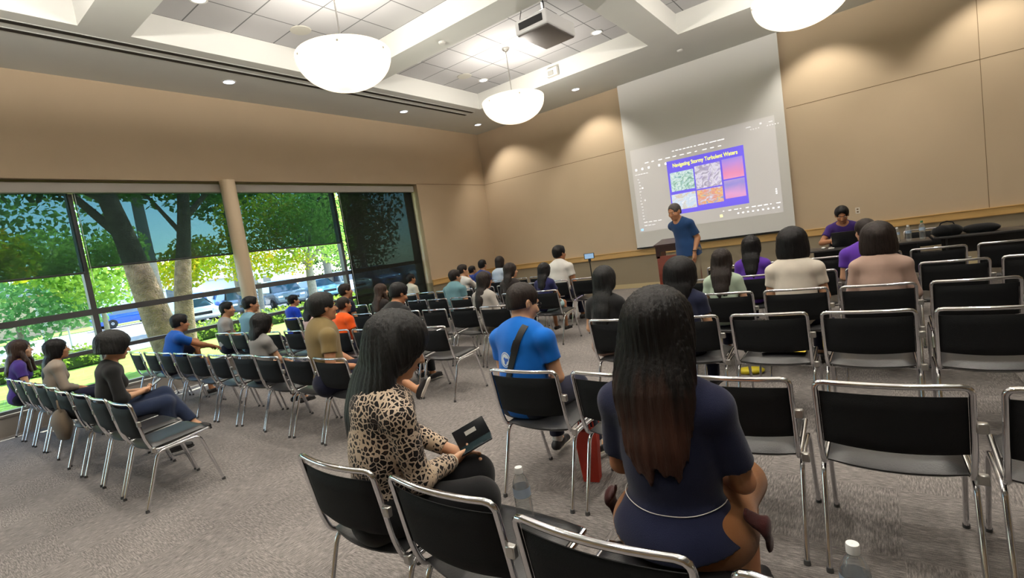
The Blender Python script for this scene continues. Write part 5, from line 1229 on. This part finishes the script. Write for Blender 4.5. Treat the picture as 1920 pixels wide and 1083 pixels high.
def bag(name, label, cat, loc, size, m_, strap=True, rz=0.0, seed=1):
    t = thing(name, label, cat, loc, rz); a, b_, c_ = size
    me = sdf_mesh('bag_body', [EL((0,0,c_*0.45), (a*0.62,b_*0.62,c_*0.5), k=0.03), RC((-a*0.34,0,c_*0.3),(a*0.34,0,c_*0.3), c_*0.28, c_*0.28, (0,1,0), min(1,b_/c_), k=0.05)], 0.012, m_, noise=fold_noise(seed, 0.008, 22), cuts=[lambda X,Y,Z: -Z+0*X+0*Y])
    o = bpy.data.objects.new('bag_body', me); COL.objects.link(o); o.parent = t
    if strap: obj('strap', MB().tube([(-a*0.3,0,c_*0.85),(-a*0.22,0.01,c_*1.12),(0,0.0,c_*1.25),(a*0.22,-0.01,c_*1.12),(a*0.3,0,c_*0.85)], 0.008, 6), m_, t)
    return t
bag('black_bag', 'black bag on the table behind the green-capped bottle', 'bag', (0.83, 9.72, 0.74), (0.30,0.18,0.17), C['black2'], True, 0.1, 3); bag('black_bag', 'slouching black bag on the table right of the other bag', 'bag', (1.20, 9.80, 0.74), (0.34,0.2,0.13), C['black2'], False, -0.2, 5)
# phone on a thin tripod, filming
tp = thing('phone_tripod', 'thin black tripod standing in front of the wall, carrying a filming phone', 'tripod', (-3.85, 7.0, 0))
tp.location = (-3.68, 7.02, 0)
obj('pole', MB().tube([(0,0,0.28),(0,0,1.13)], 0.009, 8), m_black, tp)
for k in range(3):
    a = 2*PI*k/3+0.4; obj('leg', MB().tube([(0,0,0.42),(0.27*math.cos(a),0.27*math.sin(a),0.006)], 0.008, 8), m_black, tp)
obj('clamp', MB().rbox((-0.02,-0.012,1.12),(0.02,0.012,1.16), 0.004, 1), m_black, tp)
fp = thing('smartphone', 'filming phone mounted on top of the thin tripod', 'phone', (-3.68, 7.02, 1.205), 0.15)
obj('case', MB().rbox((-0.085,-0.006,-0.045),(0.085,0.006,0.045), 0.004, 2), mat('phone_case_dark'), fp); obj('screen', MB().box((-0.072,-0.0075,-0.038),(0.076,-0.006,0.038)), mat('phone_live', (120,150,180), 0.2, emit=(130,160,190), estr=0.6), fp, smooth=False)
# small things on and under chairs
t = thing('leaflets', 'colourful leaflets on an empty seat in the third door-side row', 'leaflet', (-0.66, 4.0, 0.492), 0.2)
for k, (c_, dx, dy, r_) in enumerate((((232,230,224),0,0,0.0),((150,40,60),0.05,0.02,0.4),((230,200,60),0.10,-0.03,-0.3))):
    o = obj('sheet', MB().box((-0.10,-0.07,0),(0.10,0.07,0.002)), mat('leaflet_%d' % k, c_, 0.7), t, smooth=False); o.location = (dx,dy,0.002+0.003*k); o.rotation_euler = (0,0,r_)
bag('yellow_pouch', 'yellow pouch on the floor under the third door-side row', 'pouch', (-1.05, 4.98, 0.0), (0.2,0.12,0.07), mat('yellow_plastic', (214,196,40), 0.4), False, 0.2, 8)
rb = thing('red_tote', 'red tote bag standing on the floor beside the blue t-shirt wearer', 'bag', (-1.56, 2.62, 0.0), 0.25)
obj('bag_body', MB().prism([(-0.05,0.0),(0.05,0.0),(0.075,0.33),(-0.075,0.33)], 'y', -0.04, 0.04), mat('red_nylon', (186,52,34), 0.6, bump=0.3, bscale=40), rb, smooth=False)
for sy in (-1, 1): obj('handle', MB().tube([(-0.04,sy*0.034,0.33),(-0.03,sy*0.034,0.42),(0.03,sy*0.034,0.42),(0.04,sy*0.034,0.33)], 0.006, 6), mat('red_nylon'), rb)
hg = bag('handbag', 'brown-grey round handbag hanging from a chair back in the rear left row', 'bag', (-6.35, 1.02, 0.36), (0.26,0.12,0.30), cloth('bag_brown', (104,92,78)), True, 0, 4)
# ------------------------------------------------------------------ outside the windows
GZ = -0.12
m_grass = mat('lawn_grass', (122,160,58), 0.95, var=0.35, vscale=2.5, bump=0.6, bscale=60)
m_asph = mat('asphalt', (150,148,150), 0.9, var=0.08, vscale=3); m_conc = mat('concrete_path', (214,206,196), 0.9, var=0.06, vscale=4)
m_mulch = mat('mulch', (128,98,74), 0.95, var=0.3, vscale=20)
struct('ground_far', MB().box((-160,-90,GZ-0.3),(-21.4,130,GZ-0.02)), m_asph, 'grey parking lot').name = 'floor_outside_parking'
struct('ground_lawn', MB().box((-20.9,-60,GZ-0.3),(XG-0.12,100,GZ)), m_grass, 'sunlit green lawn outside').name = 'floor_outside_lawn'
struct('ground_curb', MB().box((-21.4,-60,GZ-0.3),(-20.9,100,GZ+0.04)), m_conc, 'pale kerb beyond the hedge').name = 'floor_outside_kerb'
struct('ground_verge', MB().box((-60,-90,GZ-0.01),(-50,130,GZ+0.03)), m_grass).name = 'floor_outside_verge'
struct('ground_mulch', MB().box((XG-0.12-1.6,-8,GZ-0.01),(XG-0.13,30,GZ+0.02)), m_mulch).name = 'floor_outside_bed'
def leafmat(name, a, b_, c_=None):
    M = bpy.data.materials.new(name); M.use_nodes = True; nt = M.node_tree; nt.nodes.clear(); N = nt.nodes.new; L = nt.links.new
    out = N('ShaderNodeOutputMaterial'); d = N('ShaderNodeBsdfDiffuse'); t = N('ShaderNodeBsdfTranslucent'); mx = N('ShaderNodeMixShader'); mx.inputs[0].default_value = 0.45
    tc = N('ShaderNodeTexCoord'); n = N('ShaderNodeTexNoise'); n.inputs['Scale'].default_value = 0.9; n.inputs['Detail'].default_value = 6; n.inputs['Roughness'].default_value = 0.75; L(tc.outputs['Object'], n.inputs['Vector'])
    cr = N('ShaderNodeValToRGB'); e = cr.color_ramp.elements; e[0].position = 0.36; e[0].color = (*lin(a),1); e[1].position = 0.64; e[1].color = (*lin(b_),1)
    if c_: k = e.new(0.52); k.color = (*lin(c_),1)
    L(n.outputs['Fac'], cr.inputs[0]); L(cr.outputs[0], d.inputs[0]); L(cr.outputs[0], t.inputs[0]); L(d.outputs[0], mx.inputs[1]); L(t.outputs[0], mx.inputs[2]); L(mx.outputs[0], out.inputs['Surface']); return M
LM = {'green': leafmat('leaves_green', (66,110,56), (150,186,90)), 'dark': leafmat('leaves_dark_green', (44,78,44), (112,146,78)), 'yellow': leafmat('leaves_yellow_green', (120,160,40), (250,190,50), (190,196,50)),
      'lime': leafmat('leaves_lime', (110,166,74), (206,226,116)), 'hedge': leafmat('leaves_hedge', (84,122,44), (178,196,84)), 'mint': leafmat('leaves_cool_green', (70,130,80), (150,200,130))}
m_birch = mat('birch_bark', (140,114,94), 0.95, var=0.55, vscale=5, stretch=(1,1,1.3), bump=1.0, bscale=26); m_bark = mat('grey_bark', (140,130,120), 0.95, var=0.25, vscale=14, bump=0.8, bscale=40)
def leaf_cloud(blobs, n, size, seed):
    r = np.random.RandomState(seed); vol = np.array([b[3]*b[4]*b[5] for b in blobs], float); vol = vol**0.75; vol /= vol.sum()
    which = r.choice(len(blobs), n, p=vol); B = np.array(blobs, float)[which]
    d = r.randn(n, 3); d /= np.linalg.norm(d, axis=1)[:, None]; rad = r.rand(n)**0.38
    cpos = B[:, :3]+d*rad[:, None]*B[:, 3:6]
    u = r.randn(n, 3); u /= np.linalg.norm(u, axis=1)[:, None]; w = np.cross(u, r.randn(n, 3)); w /= np.linalg.norm(w, axis=1)[:, None]
    s = size*(0.6+0.8*r.rand(n))[:, None]
    V = np.stack([cpos-u*s*0.6, cpos+w*s*0.36, cpos+u*s*0.6, cpos-w*s*0.36], 1).reshape(-1, 3)
    return V, np.arange(4*n).reshape(-1, 4)
def tree(label, base, trunk, blobs, lm, n, size, bark, seed, cat='tree', branches=(), group=None, name='tree'):
    t = thing(name, label, cat, (0,0,0), 0, group); b = Vector(base); t.location = base
    def q(p): return Vector(p)-b
    pts = fillet([q(p[:3]) for p in trunk], 1.2, 5); rr = [trunk[0][3]+(trunk[-1][3]-trunk[0][3])*i/(len(pts)-1) for i in range(len(pts))]
    if trunk: obj('trunk', MB().tube(pts, rr, 14), bark, t)
    for br in branches: 
        p2 = [q(p[:3]) for p in br]; r0, r1 = br[0][3], br[-1][3]
        obj('branch', MB().tube(p2, [r0+(r1-r0)*i/(len(p2)-1) for i in range(len(p2))], 8), bark, t)
    V, Fc = leaf_cloud([(x-b.x, y-b.y, z-b.z, rx, ry, rz_) for (x,y,z,rx,ry,rz_) in blobs], n, size, seed)
    me = np_mesh('foliage', V, Fc, lm); me.polygons.foreach_set('use_smooth', [False]*len(me.polygons)); o = bpy.data.objects.new('foliage', me); COL.objects.link(o); o.parent = t
    return t
# the leaning multi-stem birch seen through the window left of the column
tree('large leaning tree with pale peeling bark outside the left window', (-14.0,4.5,GZ), [(-14.0,4.5,GZ,0.33),(-14.0,4.25,1.6,0.27),(-14.0,4.05,3.0,0.235),(-14.1,3.6,5.5,0.2),(-14.3,2.9,8.5,0.12)],
     [(-14.4,2.6,6.6,2.6,2.8,1.9),(-13.6,4.6,7.2,2.4,2.8,1.8),(-15.5,0.9,4.9,1.7,1.8,1.3),(-15.0,3.0,4.7,1.0,0.9,0.6)], LM['dark'], 5200, 0.17, m_birch, 1, branches=[[(-14.05,3.85,4.0,0.16),(-14.4,3.0,4.7,0.12),(-14.9,1.9,5.6,0.07)],[(-14.0,4.1,2.9,0.12),(-14.5,3.4,4.1,0.09),(-15.0,2.3,4.9,0.05)]])
tree('slimmer upright tree with pale bark just left of the round column', (-15.0,5.15,GZ), [(-15.0,5.15,GZ,0.24),(-15.0,5.3,1.6,0.20),(-15.05,5.75,3.6,0.19),(-15.1,6.1,6.2,0.15),(-15.2,6.3,8.6,0.07)],
     [(-15.2,6.4,7.4,2.2,2.4,1.9),(-15.4,7.3,4.8,1.0,1.1,0.8),(-15.6,5.2,4.5,0.8,0.7,0.5),(-15.2,7.9,6.0,1.2,1.4,1.0)], LM['green'], 4200, 0.16, m_birch, 2, branches=[[(-15.05,5.75,3.6,0.09),(-15.3,6.6,4.4,0.06),(-15.4,7.4,4.9,0.03)],[(-15.05,5.6,3.2,0.07),(-15.5,5.2,4.2,0.05),(-15.7,4.7,4.8,0.02)]])
tree('tree with pale trunk and yellow leaves at the left edge of the photo', (-20.5,1.35,GZ), [(-20.5,1.35,GZ,0.20),(-20.5,1.2,2.5,0.15),(-20.4,1.0,4.5,0.09)],
     [(-20.3,2.0,3.6,1.3,1.5,0.9),(-20.2,3.0,3.2,0.8,0.7,0.6),(-20.4,0.8,4.8,1.8,2.2,1.2)], LM['yellow'], 3200, 0.17, m_birch, 3)
tree('loose cool green bush-like tree behind the seated taupe jacket', (-23.0,3.2,GZ), [(-23.0,3.2,GZ,0.10),(-23.0,3.2,1.4,0.07)], [(-23.0,3.2,1.9,1.3,1.7,1.4),(-23.5,5.0,2.1,1.4,1.2,1.2)], LM['mint'], 2600, 0.16, m_bark, 4)
tree('bright green rounded tree left of the leaning trunk', (-21.8,5.2,GZ), [(-21.8,5.2,GZ,0.09),(-21.8,5.2,1.4,0.07)], [(-21.8,5.3,2.7,1.3,1.5,1.25),(-22.2,4.2,3.4,1.3,1.3,1.0),(-21.6,6.0,3.5,1.0,0.9,0.9)], LM['lime'], 4200, 0.15, m_bark, 5)
tree('yellow-green maple outside just right of the round column', (-23.0,11.2,GZ), [(-23.0,11.2,GZ,0.12),(-23.0,11.3,1.6,0.10)], [(-23.0,11.6,2.9,1.7,2.0,1.15),(-22.6,12.9,2.3,1.0,1.1,0.6),(-23.0,10.2,3.0,1.3,1.3,1.2),(-23,12,4.6,2,2.2,1.3)], LM['yellow'], 5200, 0.14, m_bark, 6)
tree('small lime tree outside with forked grey trunk in the middle window', (-22.5,13.6,GZ), [(-22.5,13.6,GZ,0.22),(-22.5,13.6,1.7,0.19),(-22.5,13.7,2.6,0.15)], [(-22.5,13.8,3.7,1.9,2.2,1.3),(-22.5,15.2,2.9,1.1,1.2,1.0),(-22.3,12.7,4.7,1.5,1.5,1.2),(-22.6,14.6,5.0,1.6,1.8,1.2)], LM['lime'], 5200, 0.13, m_bark, 7,
     branches=[[(-22.5,13.65,2.0,0.09),(-22.5,13.0,2.7,0.06),(-22.5,12.2,3.4,0.03)],[(-22.5,13.65,2.2,0.09),(-22.5,14.4,2.9,0.06),(-22.5,15.2,3.6,0.03)],[(-22.5,13.7,2.5,0.09),(-22.5,14.0,3.6,0.05),(-22.5,14.3,4.6,0.03)],[(-22.5,13.7,2.4,0.07),(-22.5,13.4,3.6,0.05),(-22.5,13.0,4.6,0.03)]])
tree('orange-tinged yellow tree far outside left of the column', (-30.0,10.4,GZ), [(-30,10.4,GZ,0.12),(-30,10.4,1.8,0.1)], [(-30,10.6,2.9,1.5,1.9,1.1),(-30.2,11.6,3.8,1.2,1.3,1.0)], LM['yellow'], 2600, 0.18, m_bark, 8)
_n = [n_ for n_ in m_birch.node_tree.nodes if n_.type == 'BUMP'][0]; _n.inputs['Distance'].default_value = 0.06
for i, (x, y, z, rx, ry, rz_, n) in enumerate([(-32,-3,6.0,4,7,5.2,3600),(-38,4,7.5,4,6,5.5,3300),(-30,19.5,6.8,3.5,3.4,4.6,2600),(-27,8.5,8.2,2.4,2.3,2.0,2400),(-34,25.5,7.5,4,4.2,5.2,3400),(-29,13.2,7.3,2.8,3.0,2.2,1700),(-46,33,5.0,5,6,4.6,4200)]):
    tree(['tall dark green tree beyond the car park at the far left','tall dark green tree behind the leaning trunk','tall green tree behind the middle window','high green crown between the two pale trunks','tall dark green tree behind the front window','high green crown above the middle window','distant dark green tree behind the front window shade'][i],
         (x, y, GZ), [(x,y,GZ,0.3),(x,y,z-rz_*0.2,0.2)], [(x,y,z,rx,ry,rz_)], LM['dark'] if i % 2 == 0 else LM['green'], n, 0.30, m_bark, 20+i, group=None)
for k, (y0, y1, lab) in enumerate(((-6.0, 4.9, 'low clipped hedge outside behind the rear left row'), (6.1, 16.5, 'low clipped hedge outside in front of the parked cars'))):
    t = thing('hedge', lab, 'hedge', (-19.7, (y0+y1)/2, GZ)); hl_ = (y1-y0)/2
    blobs = [(r_*0.5, -hl_+0.35+i*0.6, 0.34, 0.42, 0.42, 0.34) for i in range(int((y1-y0)/0.6)) for r_ in (-1,1)]
    V, Fc = leaf_cloud(blobs, 5200, 0.10, 50+k); me = np_mesh('foliage', V, Fc, LM['hedge']); me.polygons.foreach_set('use_smooth', [False]*len(me.polygons)); o = bpy.data.objects.new('foliage', me); COL.objects.link(o); o.parent = t
    obj('woody_core', MB().rbox((-0.6,-hl_+0.2,0.0),(0.6,hl_-0.2,0.5), 0.12, 2), mat('hedge_core', (58,74,34), 0.95), t)
# cars
m_tire = mat('tyre', (28,28,30), 0.8); m_rim = mat('rim', (180,184,190), 0.3, metal=0.8); m_cglass = mat('car_glass', (40,70,90), 0.06, spec=0.8); m_lite = mat('headlight', (236,240,244), 0.15)
def car(label, x, y, rz, rgb, kind='suv', name='car'):
    t = thing(name, label, 'car', (x, y, GZ), rz, None); L_, Wd = (2.3, 0.92) if kind == 'suv' else (2.25, 0.88); H = 1.72 if kind == 'suv' else 1.42
    pm = mat('paint_%d_%d_%d' % rgb, rgb, 0.25, metal=0.2, coat=0.6)
    st = ([(-L_,0.42,0.80,0.80),(-L_+0.12,0.30,0.98,1.02),(-L_+0.35,0.26,1.02,H-0.25),(-L_+0.75,0.26,1.03,H),(0.2,0.26,1.02,H),(0.75,0.26,1.0,H-0.12),(1.35,0.26,0.98,1.02),(L_-0.3,0.28,0.92,0.95),(L_-0.08,0.34,0.80,0.82),(L_,0.42,0.66,0.66)] if kind == 'suv' else
          [(-L_,0.42,0.78,0.78),(-L_+0.12,0.30,0.92,0.96),(-L_+0.5,0.26,0.94,1.0),(-L_+1.1,0.26,0.95,H-0.06),(-0.2,0.26,0.94,H),(0.5,0.26,0.93,H-0.08),(1.2,0.26,0.9,0.93),(L_-0.3,0.28,0.82,0.84),(L_-0.08,0.34,0.72,0.74),(L_,0.42,0.62,0.62)])
    vs = []; fs = []
    for (px, zl, zb, zt) in st:
        tp_ = 0.86 if px in (-L_, L_) else 1.0; wt = Wd*0.76 if zt > zb+0.1 else Wd*0.9*tp_
        ring = [(-Wd*0.86*tp_, zl),(-Wd*tp_,(zl+zb)/2),(-Wd*0.985*tp_, zb),(-wt, zt-0.03),(-wt*0.86, zt),(wt*0.86, zt),(wt, zt-0.03),(Wd*0.985*tp_, zb),(Wd*tp_,(zl+zb)/2),(Wd*0.86*tp_, zl)]
        vs += [(px, a, b_) for a, b_ in ring]
    for i in range(len(st)-1):
        for k in range(10): l_ = (k+1) % 10; fs.append((i*10+k, i*10+l_, (i+1)*10+l_, (i+1)*10+k))
    fs += [tuple(range(9,-1,-1)), tuple((len(st)-1)*10+k for k in range(10))]
    obj('car_body', MB().add(vs, fs), pm, t, ang=30)
    zb, zt = (1.02, H-0.06) if kind == 'suv' else (0.95, H-0.06)
    for sy in (-1, 1):
        y0, y1 = sy*Wd*0.990, sy*Wd*0.775; x0, x1 = (-L_+0.42, 1.22) if kind == 'suv' else (-L_+0.75, 1.1)
        obj('side_window', MB().add([(x0,y0,zb+0.02),(x1,y0,zb+0.02),(x1-0.55,y1,zt),(x0+0.42,y1,zt),(x0,y0-sy*0.03,zb+0.02),(x1,y0-sy*0.03,zb+0.02),(x1-0.55,y1-sy*0.03,zt),(x0+0.42,y1-sy*0.03,zt)], [(0,1,2,3),(7,6,5,4),(0,4,5,1),(1,5,6,2),(2,6,7,3),(3,7,4,0)]), m_cglass, t, smooth=False)
        for wx in (-1.38, 1.38):
            M = Matrix.Rotation(PI/2, 4, 'X'); w_ = obj('wheel', MB().lathe([(0.20,-0.11),(0.31,-0.11),(0.34,-0.07),(0.34,0.07),(0.31,0.11),(0.20,0.11)], 22, (wx, sy*(Wd-0.10), 0.34), M=M), m_tire, t)
            obj('rim', MB().lathe([(0.001,-0.10),(0.06,-0.115),(0.20,-0.10),(0.20,0.10),(0.06,0.115),(0.001,0.10)], 14, (wx, sy*(Wd-0.10), 0.34), M=M, caps=False), m_rim, w_)
        obj('headlight', MB().rbox((L_-0.13, sy*0.62-0.14, 0.66),(L_-0.01, sy*0.62+0.14, 0.78), 0.02, 1), m_lite, t)
    obj('windscreen', MB().add([(1.38,-Wd*0.86,zb),(1.38,Wd*0.86,zb),(0.80,Wd*0.70,zt-0.02),(0.80,-Wd*0.70,zt-0.02)] if kind == 'suv' else [(1.24,-Wd*0.84,zb-0.01),(1.24,Wd*0.84,zb-0.01),(0.56,Wd*0.68,zt),(0.56,-Wd*0.68,zt)], [(0,1,2,3)]), m_cglass, t, smooth=False)
    obj('grille', MB().rbox((L_-0.05,-0.42,0.52),(L_+0.012,0.42,0.68), 0.02, 1), m_tire, t)
    return t
car('deep blue suv parked just left of the round column', -33.5, 12.2, -0.35, (20,70,190), 'suv'); car('pale blue suv parked behind the deep blue one', -39.5, 16.8, -0.35, (40,120,190), 'suv')
car('blue sedan on the road beyond the leaning trunk', -47.0, 12.6, 1.7, (40,90,190), 'sedan')
for i, (y, c_, k_, lab) in enumerate(((13.4,(70,92,116),'suv','grey-blue suv parked first right of the column'),(15.9,(96,110,124),'suv','grey suv parked in the middle window'),(18.4,(120,176,200),'sedan','pale blue sedan parked beside the white car'),(20.6,(228,230,232),'suv','white suv parked behind the forked tree'),(23.2,(40,120,190),'suv','blue suv parked at the right end of the middle window'),(10.8,(226,228,230),'sedan','white sedan partly behind the round column'),(26.0,(200,204,210),'sedan','silver sedan seen through the dark front shade'))):
    car(lab, -30.0, y, -0.25+0.03*i, c_, k_)
# house row far away
bl = thing('building', 'low pale building with gabled roofs far across the parking lot', 'building', (-75, 24, GZ)); m_bw = mat('siding_pale', (206,210,214), 0.8); m_rf = mat('roof_grey', (128,132,142), 0.9)
obj('wall', MB().box((-5,-16,0),(5,16,3.2)), m_bw, bl, smooth=False); obj('roof', MB().prism([(-5.6,3.1),(0,6.0),(5.6,3.1)], 'y', -16.6, 16.6), m_rf, bl, smooth=False)
for gy in (-10, 0, 10):
    obj('gable', MB().prism([(gy-2.6,0),(gy+2.6,0),(gy+2.6,3.6),(gy,5.8),(gy-2.6,3.6)], 'x', 4.9, 6.4), m_bw, bl, smooth=False)
    for dy in (-0.9, 0.9): obj('window', MB().box((6.4,gy+dy-0.5,1.0),(6.46,gy+dy+0.5,2.6)), m_cglass, bl, smooth=False)
bl2 = thing('building', 'long low grey building behind the trees at far left', 'building', (-64, 2, GZ)); obj('wall', MB().box((-4,-18,0),(4,12,3.6)), mat('brick_tan', (176,150,132), 0.9), bl2, smooth=False); obj('roof', MB().box((-4.6,-18.6,3.6),(4.6,12.6,4.4)), m_rf, bl2, smooth=False)
sg = thing('sign_board', 'blank white sign board on posts outside the left window', 'sign', (-24.5, 4.35, GZ)); obj('board', MB().rbox((-0.03,-0.42,1.30),(0.03,0.42,2.0), 0.01, 1), mat('sign_white', (240,240,240), 0.6), sg)
for sy in (-1, 1): obj('post', MB().tube([(0,sy*0.35,0),(0,sy*0.35,1.35)], 0.03, 8), m_white, sg)
rows_of_chairs()
# ------------------------------------------------------------------ daylight
W = bpy.data.worlds.new('sky'); SC.world = W; W.use_nodes = True
nt = W.node_tree; nt.nodes.clear(); N = nt.nodes.new; L = nt.links.new
out = N('ShaderNodeOutputWorld'); bg = N('ShaderNodeBackground'); sky = N('ShaderNodeTexSky')
sky.sky_type = 'NISHITA'; sky.sun_disc = False; sky.sun_elevation = math.radians(52); sky.sun_rotation = math.radians(20); sky.air_density = 1.0; sky.dust_density = 0.6
L(sky.outputs[0], bg.inputs['Color']); bg.inputs['Strength'].default_value = 0.80; L(bg.outputs[0], out.inputs['Surface'])
sd = bpy.data.lights.new('sun', 'SUN'); sd.energy = 13.0; sd.angle = math.radians(0.6); sd.color = (1.0,0.95,0.84)
so = bpy.data.objects.new('sun', sd); COL.objects.link(so)
d = Vector((-0.25, 0.62, 0.85)).normalized()      # towards the sun
so.rotation_euler = d.to_track_quat('Z', 'Y').to_euler(); so.location = (-20, 20, 30)
